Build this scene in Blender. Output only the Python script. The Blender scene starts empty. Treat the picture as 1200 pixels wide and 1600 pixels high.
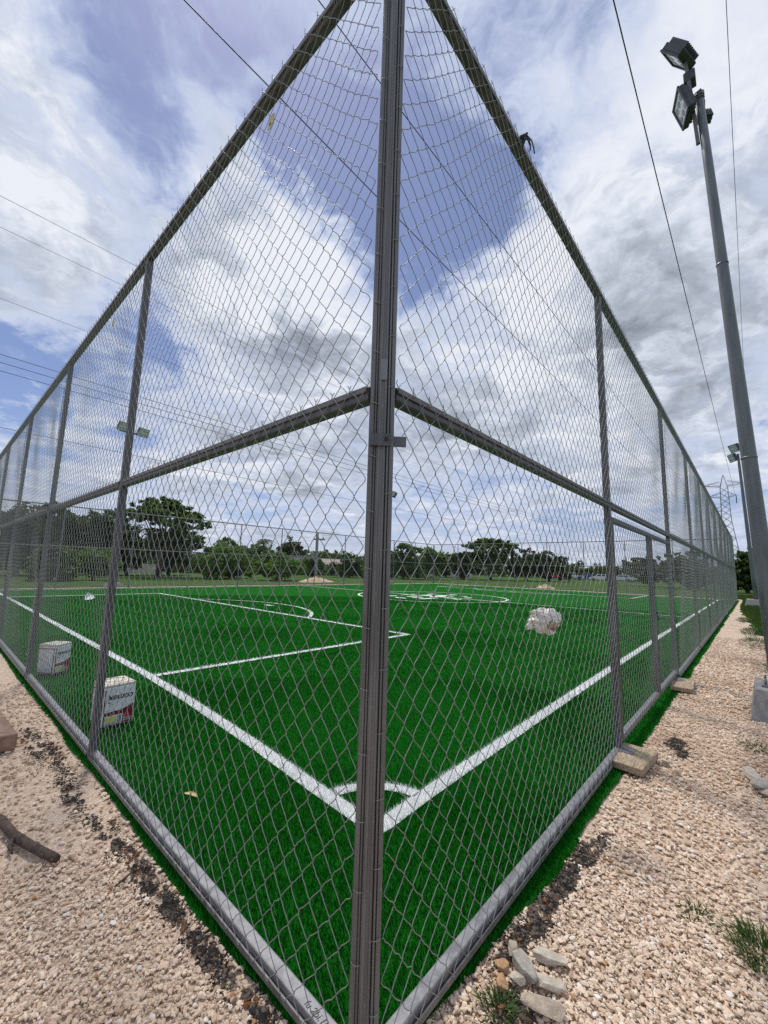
import bpy, bmesh, math, random
import numpy as np
from mathutils import Vector, Matrix, noise as mnoise

R = math.radians
sc = bpy.context.scene
col = sc.collection
random.seed(7)
rng = np.random.default_rng(7)

# ------------------------------------------------------------------ camera
CAM = Vector((-0.9684, -0.8971, 1.4340))
RIGHT = Vector((0.66710615, -0.74441915, 0.028452))
UP = Vector((-0.11998195, -0.06967026, 0.99032842))
FWD = Vector((0.73523719, 0.6640679, 0.13579432))
cd = bpy.data.cameras.new("camera")
cam = bpy.data.objects.new("camera", cd)
col.objects.link(cam)
m = Matrix.Identity(4)
for i in range(3):
    m[i][0], m[i][1], m[i][2], m[i][3] = RIGHT[i], UP[i], -FWD[i], CAM[i]
cam.matrix_world = m
cd.sensor_fit = 'VERTICAL'
cd.sensor_height = 36.0
cd.lens = 36.0 * 636.68 / 1600.0
cd.clip_start = 0.02
cd.clip_end = 3000
sc.camera = cam

# ------------------------------------------------------------------ view
sc.view_settings.view_transform = 'Standard'
sc.view_settings.look = 'None'
sc.view_settings.gamma = 1.0
sc.view_settings.exposure = 0.0
sc.view_settings.use_curve_mapping = False
sc.render.engine = 'CYCLES'
sc.cycles.use_denoising = False
sc.cycles.sample_clamp_indirect = 4.0
sc.cycles.sample_clamp_direct = 12.0
sc.cycles.max_bounces = 5
sc.cycles.transparent_max_bounces = 8

SUN_EL, SUN_AZ = R(64), R(22)      # azimuth from +Y towards +X


# ------------------------------------------------------------------ node helper
class NT:
    def __init__(s, tree):
        s.t = tree; s.n = tree.nodes; s.l = tree.links

    def add(s, typ, ins=None, **props):
        nd = s.n.new(typ)
        for k, v in props.items():
            setattr(nd, k, v)
        for k, v in (ins or {}).items():
            s.set(nd.inputs[k], v)
        return nd

    def set(s, sock, v):
        if isinstance(v, bpy.types.NodeSocket):
            s.l.new(v, sock)
        else:
            if sock.type == 'RGBA' and len(v) == 3:
                v = (*v, 1)
            sock.default_value = v

    def math(s, op, a, b=0.0, c=None, clamp=False):
        nd = s.n.new('ShaderNodeMath'); nd.operation = op; nd.use_clamp = clamp
        s.set(nd.inputs[0], a); s.set(nd.inputs[1], b)
        if c is not None: s.set(nd.inputs[2], c)
        return nd.outputs[0]

    def vm(s, op, a, b=(0, 0, 0), out=0):
        nd = s.n.new('ShaderNodeVectorMath'); nd.operation = op
        s.set(nd.inputs[0], a)
        if op == 'SCALE': s.set(nd.inputs[3], b)
        else: s.set(nd.inputs[1], b)
        return nd.outputs[1 if op in ('DISTANCE', 'LENGTH', 'DOT_PRODUCT') else 0]

    def noise(s, vec, scale, detail=4, rough=.55, color=False, lac=2.0):
        nd = s.add('ShaderNodeTexNoise', {'Scale': scale, 'Detail': detail, 'Roughness': rough, 'Lacunarity': lac})
        if vec is not None: s.l.new(vec, nd.inputs['Vector'])
        return nd.outputs['Color' if color else 'Fac']

    def sstep(s, v, a, b, lo=0.0, hi=1.0):
        nd = s.add('ShaderNodeMapRange', {0: v, 1: a, 2: b, 3: lo, 4: hi}, interpolation_type='SMOOTHSTEP')
        return nd.outputs[0]

    def mix(s, f, a, b, typ='MIX'):
        nd = s.n.new('ShaderNodeMix'); nd.data_type = 'RGBA'; nd.blend_type = typ
        s.set(nd.inputs[0], f); s.set(nd.inputs[6], a); s.set(nd.inputs[7], b)
        return nd.outputs[2]

    def ramp(s, f, stops):
        nd = s.n.new('ShaderNodeValToRGB'); s.l.new(f, nd.inputs[0])
        e = nd.color_ramp.elements
        while len(e) < len(stops): e.new(0.5)
        for el, (p, c) in zip(e, stops):
            el.position = p; el.color = (*c, 1)
        return nd.outputs[0]


# ------------------------------------------------------------------ world: Nishita sky under broken cloud
w = bpy.data.worlds.new("World"); sc.world = w; w.use_nodes = True
w.node_tree.nodes.clear()
T = NT(w.node_tree)
tc = T.add('ShaderNodeTexCoord').outputs['Generated']
sky = T.add('ShaderNodeTexSky', sky_type='NISHITA', sun_disc=False, sun_elevation=SUN_EL, sun_rotation=SUN_AZ,
            altitude=0, air_density=1.0, dust_density=0.4, ozone_density=4.5).outputs[0]
sep = T.add('ShaderNodeSeparateXYZ', {0: tc})
dz = T.math('MAXIMUM', T.math('ADD', sep.outputs[2], 0.14), 0.05)
pl = T.add('ShaderNodeCombineXYZ', {0: T.math('DIVIDE', sep.outputs[0], dz), 1: T.math('DIVIDE', sep.outputs[1], dz), 2: 0.35}).outputs[0]
warp = T.vm('SCALE', T.vm('SUBTRACT', T.noise(pl, 1.7, 4, .55, True), (.5, .5, .5)), .55)
plw = T.vm('ADD', pl, warp)
dwarp = T.vm('ADD', tc, T.vm('SCALE', T.vm('SUBTRACT', T.noise(plw, 2.2, 6, .62, True), (.5, .5, .5)), .42))
dwarp = T.vm('ADD', dwarp, T.vm('SCALE', T.vm('SUBTRACT', T.noise(plw, 9.0, 5, .6, True), (.5, .5, .5)), .10))


def blobs(lst):
    acc = None
    for (d, s_, a) in lst:
        dist = T.vm('DISTANCE', dwarp, d)
        g = T.math('EXPONENT', T.math('MULTIPLY', T.math('POWER', T.math('DIVIDE', dist, s_), 2.0), -1.0))
        g = T.math('MULTIPLY', g, a)
        acc = g if acc is None else T.math('ADD', acc, g)
    return acc


clear = blobs([((.598, .409, .689), .15, -.62), ((.464, .492, .736), .11, -.44), ((.074, .657, .75), .17, -.24),
               ((.245, .575, .78), .13, -.20), ((.40, .56, .72), .07, -.26), ((.495, .852, .173), .05, -.45),
               ((.081, .948, .308), .075, -.45), ((.278, .843, .46), .10, -.30), ((.19, .70, .69), .10, -.20),
               ((.04, .55, .84), .12, -.14),
               ((.41, .70, .58), .14, .36), ((.46, .66, .59), .06, .25), ((.02, .80, .58), .13, .28), ((.567, .765, .306), .16, .25),
               ((.80, .30, .52), .30, .30), ((.66, .12, .74), .30, .06), ((.62, .20, .76), .22, .04)])
n1 = T.noise(plw, 1.15, 9, .60)
nh = T.noise(T.vm('ADD', plw, T.vm('SCALE', T.noise(pl, 3.5, 5, .6, True), .35)), 4.6, 8, .62)
cov = T.math('ADD', T.math('ADD', T.math('MULTIPLY_ADD', T.math('SUBTRACT', nh, .5), .58, n1), .10), clear)
mask = T.sstep(cov, .36, .60, .13, 1.0)
thick = T.sstep(cov, .46, .84)
grey = blobs([((.50, .73, .46), .10, .60), ((.794, .519, .318), .12, .42), ((.823, .139, .551), .17, .22),
              ((.114, .897, .428), .16, .45), ((.66, .70, .27), .12, .30), ((.925, .092, .369), .12, .30),
              ((.56, .78, .20), .14, .25), ((.50, .70, .40), .10, .2),
              ((.40, .70, .59), .13, -.75), ((.50, .62, .60), .08, -.5), ((.02, .80, .60), .10, -.30), ((.60, .72, .36), .08, -.3), ((.66, .12, .74), .30, -.32)])
n2 = T.noise(T.vm('ADD', plw, (3.1, 7.7, 1.3)), 1.9, 8, .58)
gv = T.math('ADD', T.sstep(T.math('MULTIPLY_ADD', T.math('SUBTRACT', nh, .5), -.30, n2), .36, .76, -.04, .62), grey)
nhb = T.noise(T.vm('ADD', T.vm('ADD', plw, (.045, .085, 0)), T.vm('SCALE', T.noise(pl, 3.5, 5, .6, True), .35)), 4.6, 8, .62)
puff_shade = T.math('MULTIPLY', T.math('SUBTRACT', nhb, nh), 1.15)  # lit and shaded sides of the cloud puffs, put into their colour
gv = T.math('ADD', T.math('ADD', gv, puff_shade), .10)
gv = T.math('MULTIPLY', gv, T.sstep(thick, .0, .8, .25, 1.0), clamp=True)
ccol = T.ramp(gv, [(0.0, (.84, .87, .94)), (.22, (.68, .73, .83)), (.55, (.46, .51, .60)), (1.0, (.27, .30, .36))])
thin = T.mix(thick, (.52, .60, .80), ccol)
bg1 = T.add('ShaderNodeBackground', {0: T.mix(1.0, sky, (.97, .90, 1.0), 'MULTIPLY'), 1: 0.10})
bg2 = T.add('ShaderNodeBackground', {0: thin, 1: 1.0})
mx = T.add('ShaderNodeMixShader', {0: mask, 1: bg1.outputs[0], 2: bg2.outputs[0]})
T.add('ShaderNodeOutputWorld', {0: mx.outputs[0]})

# ------------------------------------------------------------------ sun (behind thin cloud)
sl = bpy.data.lights.new("sun", 'SUN'); sl.energy = 3.0; sl.angle = R(9); sl.color = (1.0, .95, .875)
sun = bpy.data.objects.new("sun", sl); col.objects.link(sun)
sd = Vector((math.sin(SUN_AZ) * math.cos(SUN_EL), math.cos(SUN_AZ) * math.cos(SUN_EL), math.sin(SUN_EL)))
sun.rotation_euler = sd.to_track_quat('Z', 'Y').to_euler()
sun.location = (0, 0, 30)

# ------------------------------------------------------------------ materials
MATS = {}


def mat(name, base, rough=.6, metal=0.0, build=None, spec=.5):
    if name in MATS: return MATS[name]
    mt = bpy.data.materials.new(name); mt.use_nodes = True
    t = NT(mt.node_tree); b = mt.node_tree.nodes['Principled BSDF']
    b.inputs['Base Color'].default_value = (*base, 1)
    b.inputs['Roughness'].default_value = rough
    b.inputs['Metallic'].default_value = metal
    b.inputs['Specular IOR Level'].default_value = spec
    if build: build(t, b)
    MATS[name] = mt
    return mt


def speckle(c0, c1, scale=20, detail=6, stretch=(1, 1, 1), bump=0.0, bscale=None, lo=.35, hi=.65):
    def f(t, b):
        o = t.add('ShaderNodeTexCoord').outputs['Object']
        v = t.vm('MULTIPLY', o, stretch)
        n = t.noise(v, scale, detail, .6)
        t.set(b.inputs['Base Color'], t.mix(t.sstep(n, lo, hi), c0, c1))
        if bump:
            bn = t.add('ShaderNodeBump', {'Strength': bump, 'Distance': .01, 'Height': t.noise(v, bscale or scale, 5, .6)})
            t.l.new(bn.outputs[0], b.inputs['Normal'])
    return f


def galv_build(c0, c1, c2):
    def f(t, b):
        g = t.add('ShaderNodeNewGeometry').outputs['Position']
        v = t.vm('MULTIPLY', g, (22, 22, 2.2))
        n = t.noise(v, 1.0, 6, .62)
        n2_ = t.noise(g, 70, 3, .5)
        c = t.mix(t.sstep(n, .36, .66), c0, c1)
        c = t.mix(t.sstep(n2_, .60, .74, 0, .45), c, c2)
        c = t.mix(t.sstep(t.noise(g, 6.5, 5, .6), .62, .74, 0, .22), c, (.13, .105, .085))
        t.set(b.inputs['Base Color'], c)
        t.set(b.inputs['Roughness'], t.sstep(n, .2, .8, .36, .62))
    return f


M_GALV = mat('galvanised_steel', (.3, .3, .32), .5, .55, galv_build((.088, .088, .094), (.14, .14, .15), (.21, .21, .22)))
M_GALV2 = mat('weathered_steel', (.3, .3, .32), .55, .35, galv_build((.125, .121, .120), (.195, .189, .188), (.26, .256, .255)))
M_ZINC = mat('bright_zinc_tube', (.5, .5, .53), .42, .5, galv_build((.17, .172, .180), (.245, .248, .26), (.31, .313, .33)))
M_WIRE = mat('zinc_wire', (.25, .26, .25), .5, .35)
M_POLE = mat('pole_paint', (.22, .24, .25), .5, .3, galv_build((.125, .137, .143), (.18, .195, .20), (.24, .255, .26)))
M_DARK = mat('dark_casting', (.05, .055, .06), .5, .2, speckle((.04, .045, .05), (.075, .08, .085), 30))
M_LENS = mat('lamp_glass', (.62, .65, .68), .12, 0.0, None, .7)
M_LEDS = mat('lamp_reflector', (.20, .22, .24), .3, .4)
M_CABLE = mat('cable_black', (.035, .037, .04), .6)
M_CONC = mat('concrete', (.3, .29, .27), .85, 0, speckle((.23, .225, .215), (.34, .33, .31), 14, 7, bump=.3, bscale=60))
M_WOOD = mat('weathered_board', (.33, .25, .16), .8, 0, speckle((.25, .18, .11), (.42, .34, .23), 9, 7, (1, 9, 9), .35, 30))
M_BLOCK = mat('red_brown_block', (.3, .18, .12), .9, 0, speckle((.22, .13, .085), (.36, .24, .17), 12, 7, bump=.4, bscale=50))
M_TWIG = mat('bark', (.07, .045, .03), .9, 0, speckle((.045, .03, .022), (.11, .075, .055), 40, 6, (1, 1, 1), .6, 70))
M_LEAFDRY = mat('dry_leaf', (.45, .33, .13), .7, 0, speckle((.36, .25, .09), (.55, .44, .22), 40))
M_BLACK = mat('black_print', (.02, .02, .022), .6)
M_WHITE = mat('white_tin', (.72, .73, .76), .35, 0, speckle((.62, .63, .66), (.78, .79, .82), 12, 7))
M_RED = mat('dark_red_print', (.16, .012, .02), .4)
M_RED2 = mat('bright_red_print', (.55, .03, .05), .4)
M_LABEL = mat('label_paper', (.66, .68, .66), .5)
M_YEL = mat('yellow_print', (.62, .58, .16), .5)
M_GREYP = mat('grey_print', (.18, .21, .25), .5)
M_LID = mat('beige_lid', (.62, .58, .48), .5, 0, speckle((.50, .46, .37), (.68, .64, .55), 20))
M_BAG = mat('plastic_bag', (.70, .66, .61), .38, 0, speckle((.62, .56, .49), (.80, .77, .73), 9, 4))
M_BAGD = mat('bag_dirt', (.25, .17, .10), .6, 0, speckle((.10, .07, .045), (.42, .31, .20), 14))
M_TAG = mat('yellow_tag', (.55, .48, .20), .6, 0, speckle((.45, .38, .14), (.62, .57, .30), 30))
M_SAND = mat('sand', (.45, .34, .22), .95, 0, speckle((.36, .26, .16), (.52, .41, .28), 3, 7, bump=.4, bscale=10))
M_TYRE = mat('tyre', (.02, .02, .02), .8)
M_GLASS = mat('car_glass', (.03, .035, .04), .1)
M_BARK = mat('tree_bark', (.10, .075, .055), .9, 0, speckle((.06, .045, .035), (.15, .115, .09), 3, 6, (1, 1, .3), .5, 9))


def stone_build(t, b):
    a = t.add('ShaderNodeAttribute', attribute_name='tint').outputs['Color']
    o = t.add('ShaderNodeNewGeometry').outputs['Position']
    n = t.noise(o, 130, 4, .6)
    c = t.mix(t.sstep(n, .3, .7, 0, .5), a, t.mix(1.0, a, (.82, .76, .70), 'MULTIPLY'))
    t.set(b.inputs['Base Color'], c)
    bn = t.add('ShaderNodeBump', {'Strength': .35, 'Distance': .002, 'Height': t.noise(o, 420, 3, .6)})
    t.l.new(bn.outputs[0], b.inputs['Normal'])


M_STONE = mat('limestone_chips', (.5, .42, .35), .9, 0, stone_build, .25)


def gravel_build(t, b):
    o = t.add('ShaderNodeNewGeometry').outputs['Position']
    w_ = t.vm('ADD', o, t.vm('SCALE', t.noise(o, 60, 3, .5, True), .012))
    vo = t.add('ShaderNodeTexVoronoi', {'Vector': w_, 'Scale': 46.0, 'Randomness': 1.0})
    vo2 = t.add('ShaderNodeTexVoronoi', {'Vector': w_, 'Scale': 105.0})
    c = t.ramp(t.add('ShaderNodeSeparateColor', {0: vo.outputs['Color']}).outputs[0],
               [(0, (.52, .385, .275)), (.35, (.66, .505, .375)), (.8, (.75, .595, .455)), (1, (.81, .675, .535))])
    c2 = t.mix(t.sstep(vo2.outputs['Distance'], .2, .75, 0, .55), c, (.42, .315, .23))
    dirt = t.sstep(t.noise(o, 1.3, 6, .6), .56, .72, 0, .55)
    c3 = t.mix(dirt, c2, (.36, .25, .16))
    t.set(b.inputs['Base Color'], c3)
    h = t.math('SUBTRACT', 1.0, vo.outputs['Distance'])
    bn = t.add('ShaderNodeBump', {'Strength': 1.0, 'Distance': .012, 'Height': h})
    t.l.new(bn.outputs[0], b.inputs['Normal'])


M_GRAVEL = mat('gravel_bed', (.45, .38, .3), .95, 0, gravel_build, .2)


def ground_build(t, b):
    o = t.add('ShaderNodeNewGeometry').outputs['Position']
    n = t.noise(o, .35, 8, .62); n3 = t.noise(o, 5.0, 6, .65); n4 = t.noise(o, .07, 4, .5)
    c = t.mix(t.sstep(n, .35, .65), (.036, .088, .011), (.078, .135, .022))
    c = t.mix(t.sstep(n3, .35, .7, 0, .75), c, (.026, .066, .009))
    c = t.mix(t.sstep(n4, .62, .76, 0, .4), c, (.22, .19, .11))
    t.set(b.inputs['Base Color'], c)
    bn = t.add('ShaderNodeBump', {'Strength': .9, 'Distance': .12, 'Height': n3})
    t.l.new(bn.outputs[0], b.inputs['Normal'])


M_GROUND = mat('rough_grass', (.08, .11, .03), .95, 0, ground_build, .15)


def turf_build(t, b):
    o = t.add('ShaderNodeNewGeometry').outputs['Position']
    n = t.noise(o, 130, 3, .7); n2_ = t.noise(o, 1.1, 5, .6); n3 = t.noise(t.vm('MULTIPLY', o, (1, 1, 1)), 22, 4, .65)
    c = t.mix(t.sstep(n, .3, .7), (.005, .070, .005), (.008, .145, .009))
    c = t.mix(t.sstep(n3, .35, .68, 0, .45), c, (.004, .066, .005))
    c = t.mix(t.sstep(n2_, .35, .7, 0, .35), c, (.008, .125, .009))
    t.set(b.inputs['Base Color'], c)
    bn = t.add('ShaderNodeBump', {'Strength': .8, 'Distance': .02, 'Height': n})
    t.l.new(bn.outputs[0], b.inputs['Normal'])


M_TURF = mat('artificial_turf', (.01, .12, .01), .9, 0, turf_build, .03)
M_BLADE = mat('turf_blades', (.01, .12, .01), .55, 0,
              lambda t, b: t.set(b.inputs['Base Color'], t.add('ShaderNodeAttribute', attribute_name='tint').outputs['Color']), .06)


def line_build(t, b):
    o = t.add('ShaderNodeNewGeometry').outputs['Position']
    n = t.noise(o, 160, 3, .7)
    t.set(b.inputs['Base Color'], t.mix(t.sstep(n, .3, .7), (.70, .72, .70), (.86, .87, .86)))
    bn = t.add('ShaderNodeBump', {'Strength': .7, 'Distance': .02, 'Height': n})
    t.l.new(bn.outputs[0], b.inputs['Normal'])


M_LINE = mat('white_turf', (.75, .76, .75), .7, 0, line_build, .15)


def leaf_mat(name, a, c, d):
    def f(t, b):
        o = t.add('ShaderNodeNewGeometry').outputs['Position']
        n = t.noise(o, 1.1, 3, .6); n2_ = t.noise(o, 9, 2, .5)
        cc = t.mix(t.sstep(n, .35, .65), a, c)
        cc = t.mix(t.sstep(n2_, .5, .75, 0, .6), cc, d)
        t.set(b.inputs['Base Color'], cc)
        tr = t.add('ShaderNodeBsdfTranslucent', {0: t.mix(1.0, cc, (1.25, 1.3, .7), 'MULTIPLY')})
        mx_ = t.add('ShaderNodeMixShader', {0: .38, 1: b.outputs[0], 2: tr.outputs[0]})
        t.l.new(mx_.outputs[0], t.n['Material Output'].inputs[0])
    return mat(name, a, .6, 0, f, .25)


L_DARK = leaf_mat('foliage_dark', (.030, .052, .012), (.054, .088, .019), (.085, .128, .031))
L_MID = leaf_mat('foliage_mid', (.048, .088, .016), (.085, .145, .026), (.125, .19, .042))
L_LIGHT = leaf_mat('foliage_light', (.075, .150, .020), (.125, .225, .034), (.18, .285, .058))
L_WEED = leaf_mat('weed_leaf', (.035, .075, .014), (.065, .115, .026), (.11, .15, .05))


# ------------------------------------------------------------------ object helpers
def tag(o, label=None, cat=None, group=None, kind=None):
    if label: o['label'] = label
    if cat: o['category'] = cat
    if group: o['group'] = group
    if kind: o['kind'] = kind
    return o


def empty(name, loc=(0, 0, 0), label=None, cat=None, group=None):
    o = bpy.data.objects.new(name, None); col.objects.link(o); o.location = loc
    o.empty_display_size = .1
    return tag(o, label, cat, group)


def link(name, me, parent=None, material=None):
    o = bpy.data.objects.new(name, me); col.objects.link(o)
    if material is not None and not me.materials: me.materials.append(material)
    if parent: o.parent = parent
    return o


def np_mesh(name, V, F, tint=None, smooth=False):
    """V (n,3), F (m,k) -> mesh; tint (m,3) per-face colour"""
    me = bpy.data.meshes.new(name)
    V = np.ascontiguousarray(V, np.float32); F = np.ascontiguousarray(F, np.int32)
    mF, k = F.shape
    me.vertices.add(len(V)); me.vertices.foreach_set('co', V.ravel())
    me.loops.add(mF * k); me.loops.foreach_set('vertex_index', F.ravel())
    me.polygons.add(mF)
    me.polygons.foreach_set('loop_start', np.arange(0, mF * k, k, dtype=np.int32))
    me.polygons.foreach_set('loop_total', np.full(mF, k, np.int32))
    me.polygons.foreach_set('use_smooth', np.full(mF, smooth, bool))
    me.update(calc_edges=True)
    if tint is not None:
        a = me.attributes.new('tint', 'FLOAT_COLOR', 'FACE')
        c = np.ones((mF, 4), np.float32); c[:, :3] = tint
        a.data.foreach_set('color', c.ravel())
    return me


class MB:
    def __init__(s): s.v = []; s.f = []; s.sm = []

    def add(s, vs, fs, smooth=False):
        k = len(s.v); s.v += [tuple(v) for v in vs]; s.f += [tuple(i + k for i in f) for f in fs]
        s.sm += [smooth] * len(fs); return s

    def box(s, c, d, rot=None, taper=1.0):
        hx, hy, hz = d[0] / 2, d[1] / 2, d[2] / 2
        P = [Vector((x * hx * (taper if z > 0 else 1), y * hy * (taper if z > 0 else 1), z * hz)) for z in (-1, 1) for y in (-1, 1) for x in (-1, 1)]
        if rot is not None: P = [rot @ p for p in P]
        return s.add([p + Vector(c) for p in P], [(0, 2, 3, 1), (4, 5, 7, 6), (0, 1, 5, 4), (2, 6, 7, 3), (0, 4, 6, 2), (1, 3, 7, 5)])

    def bbox(s, c, d, bev=.004, rot=None):
        """box with its edges bevelled"""
        bm = bmesh.new(); bmesh.ops.create_cube(bm, size=1.0)
        for v in bm.verts: v.co = Vector((v.co.x * d[0], v.co.y * d[1], v.co.z * d[2]))
        bmesh.ops.bevel(bm, geom=bm.edges[:], offset=bev, segments=2, affect='EDGES', profile=.5)
        bm.verts.ensure_lookup_table()
        P = [v.co.copy() for v in bm.verts]
        if rot is not None: P = [rot @ p for p in P]
        F = [[v.index for v in f.verts] for f in bm.faces]
        bm.free()
        return s.add([p + Vector(c) for p in P], F)

    def tube(s, pts, rad, n=8, cap=True, smooth=True):
        pts = [Vector(p) for p in pts]
        rad = rad if isinstance(rad, (list, tuple)) else [rad] * len(pts)
        vs = []; prev = None
        for i, p in enumerate(pts):
            t = (pts[min(i + 1, len(pts) - 1)] - pts[max(i - 1, 0)])
            t = t.normalized() if t.length > 1e-9 else Vector((0, 0, 1))
            if prev is None:
                prev = t.orthogonal().normalized()
            a = (prev - t * prev.dot(t)); a = a.normalized() if a.length > 1e-6 else t.orthogonal().normalized()
            prev = a; b = t.cross(a)
            for k in range(n):
                an = 2 * math.pi * k / n
                vs.append(p + (a * math.cos(an) + b * math.sin(an)) * rad[i])
        fs = [(i * n + k, i * n + (k + 1) % n, (i + 1) * n + (k + 1) % n, (i + 1) * n + k) for i in range(len(pts) - 1) for k in range(n)]
        if cap: fs += [tuple(range(n))[::-1], tuple((len(pts) - 1) * n + k for k in range(n))]
        return s.add(vs, fs, smooth)

    def mesh(s, name):
        me = bpy.data.meshes.new(name); me.from_pydata(s.v, [], s.f)
        me.polygons.foreach_set('use_smooth', s.sm)
        me.update()
        return me

    def build(s, name, material, parent=None, loc=None):
        o = link(name, s.mesh(name), parent, material)
        if loc is not None: o.location = loc
        return o


def text_mesh(name, body, size, material, parent, loc, rot, shear=0.0, bold=0.0, extrude=.0005):
    cu = bpy.data.curves.new(name, 'FONT'); cu.body = body; cu.size = size; cu.align_x = 'CENTER'; cu.extrude = extrude; cu.offset = bold; cu.shear = shear
    t_ = bpy.data.objects.new(name, cu); col.objects.link(t_)
    me = bpy.data.meshes.new_from_object(t_.evaluated_get(bpy.context.evaluated_depsgraph_get()))
    bpy.data.objects.remove(t_); bpy.data.curves.remove(cu)
    me.materials.clear(); o = link(name, me, parent, material); o.location = loc; o.rotation_euler = rot
    return o


def fr(px, py, pz):
    """is a point inside (a wide margin round) the camera's picture?"""
    d = np.stack([px - CAM.x, py - CAM.y, pz - CAM.z], -1)
    z = d @ np.array(FWD); x = d @ np.array(RIGHT) / np.maximum(z, .05); y = d @ np.array(UP) / np.maximum(z, .05)
    return (z > .05) & (np.abs(x) < 1.35) & (np.abs(y) < 1.6)


def vnoise(x, y, s_, seed):
    """cheap smooth value noise"""
    g = np.random.default_rng(seed).uniform(0, 1, (64, 64))
    u = (x * s_) % 64; v = (y * s_) % 64; i = u.astype(int); j = v.astype(int); fu = u - i; fv = v - j
    fu = fu * fu * (3 - 2 * fu); fv = fv * fv * (3 - 2 * fv)
    G = lambda a, b: g[a % 64, b % 64]
    return (G(i, j) * (1 - fu) + G(i + 1, j) * fu) * (1 - fv) + (G(i, j + 1) * (1 - fu) + G(i + 1, j + 1) * fu) * fv


# ------------------------------------------------------------------ the setting
FX, FY = 34.6, 24.0          # fence rectangle, its near corner at the origin


def sheet(name, pts, z, material, kind='structure', parent=None):
    o = link(name, MB().add([(x, y, z) for x, y in pts], [tuple(range(len(pts)))]).mesh(name), parent, material)
    if kind: o['kind'] = kind
    return o


# rough grass to the horizon
gs = [-900, -300, -120, -60, -30, -10, 0, 15, 30, 45, 60, 90, 130, 200, 320, 600, 1200]
vs = [(x, y, -0.035) for y in gs for x in gs]
n = len(gs)
gr = MB().add(vs, [(j * n + i, j * n + i + 1, (j + 1) * n + i + 1, (j + 1) * n + i) for j in range(n - 1) for i in range(n - 1)]).build('ground', M_GROUND)
tag(gr, kind='structure')


# gravel path round the pitch: ragged outer edge
def ragged(p0, p1, amp, step=.25, seed=0):
    p0, p1 = Vector(p0), Vector(p1); L = (p1 - p0).length; k = max(2, int(L / step)); nrm = Vector((-(p1 - p0).y, (p1 - p0).x)) / L
    out = []
    for i in range(k):
        q = p0 + (p1 - p0) * (i / k)
        a = amp * mnoise.fractal(Vector((q.x * .9, q.y * .9, seed)), .8, 2.2, 4)
        out.append(tuple(q + nrm * a))
    return out


right_edge = ragged((-2.0, -2.6), (7.0, -1.75), .25, .2, 3) + ragged((7.0, -1.75), (14, -.86), .22, .2, 4) + ragged((14, -.86), (24.5, -.30), .12, .25, 5) + ragged((24.5, -.3), (36.2, -.22), .06, .4, 6)
gp = sheet('gravel_path', [(-6, -6), (-2.0, -3.0)] + right_edge + [(36.2, -.1), (36.0, 25.3), (-6, 25.3)], -0.012, M_GRAVEL)

# artificial turf, cut ragged just outside the fence


def edge_r(x): return np.interp(x, [0, .4, 1.1, 2.0, 40], [-.02, -.033, -.068, -.100, -.115]) + .05 * (vnoise(x, x * 0 + 3.3, 1.6, 21) - .5) + .02 * (vnoise(x, x * 0 + 7.3, 9, 22) - .5)


def edge_l(y): return np.interp(y, [0, .3, .9, 40], [-.012, -.028, -.055, -.06]) + .04 * (vnoise(y, y * 0 + 5.3, 1.6, 23) - .5) + .016 * (vnoise(y, y * 0 + 9.3, 9, 24) - .5)


ex_ = np.concatenate([np.arange(.03, 12, .03), np.arange(12, FX, .2)]); ey_ = np.concatenate([np.arange(.03, 8, .03), np.arange(8, FY, .2)])[::-1]
turf_edge = [(a, b) for a, b in zip(ex_, edge_r(ex_))] + [(FX + .12, -.1), (FX + .12, FY + .12), (-.06, FY + .12)] + [(b, a) for a, b in zip(ey_, edge_l(ey_))]
turf = sheet('artificial_turf', turf_edge, 0.0, M_TURF)

# ---- pitch markings (white turf let into the green)
GX, TY, GX2, TY2 = 1.0, .80, FX - 1.0, FY - .80
LW = .105
ZL = .006


def strip(name, pts, w_=LW, closed=False):
    P = [Vector(p) for p in pts]; n_ = len(P); vs = []
    for i in range(n_):
        a = P[(i - 1) % n_] if (closed or i > 0) else P[i]; b = P[(i + 1) % n_] if (closed or i < n_ - 1) else P[i]
        t = (b - a).normalized(); q = Vector((-t.y, t.x)) * w_ / 2
        vs += [(*(P[i] + q), ZL), (*(P[i] - q), ZL)]
    fs = [(2 * i, 2 * i + 1, 2 * ((i + 1) % n_) + 1, 2 * ((i + 1) % n_)) for i in range(n_ if closed else n_ - 1)]
    o = link(name, MB().add(vs, fs).mesh(name), turf, M_LINE); return o


def arc(cx, cy, r, a0, a1, k=48): return [(cx + r * math.cos(a0 + (a1 - a0) * i / k), cy + r * math.sin(a0 + (a1 - a0) * i / k)) for i in range(k + 1)]


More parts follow.
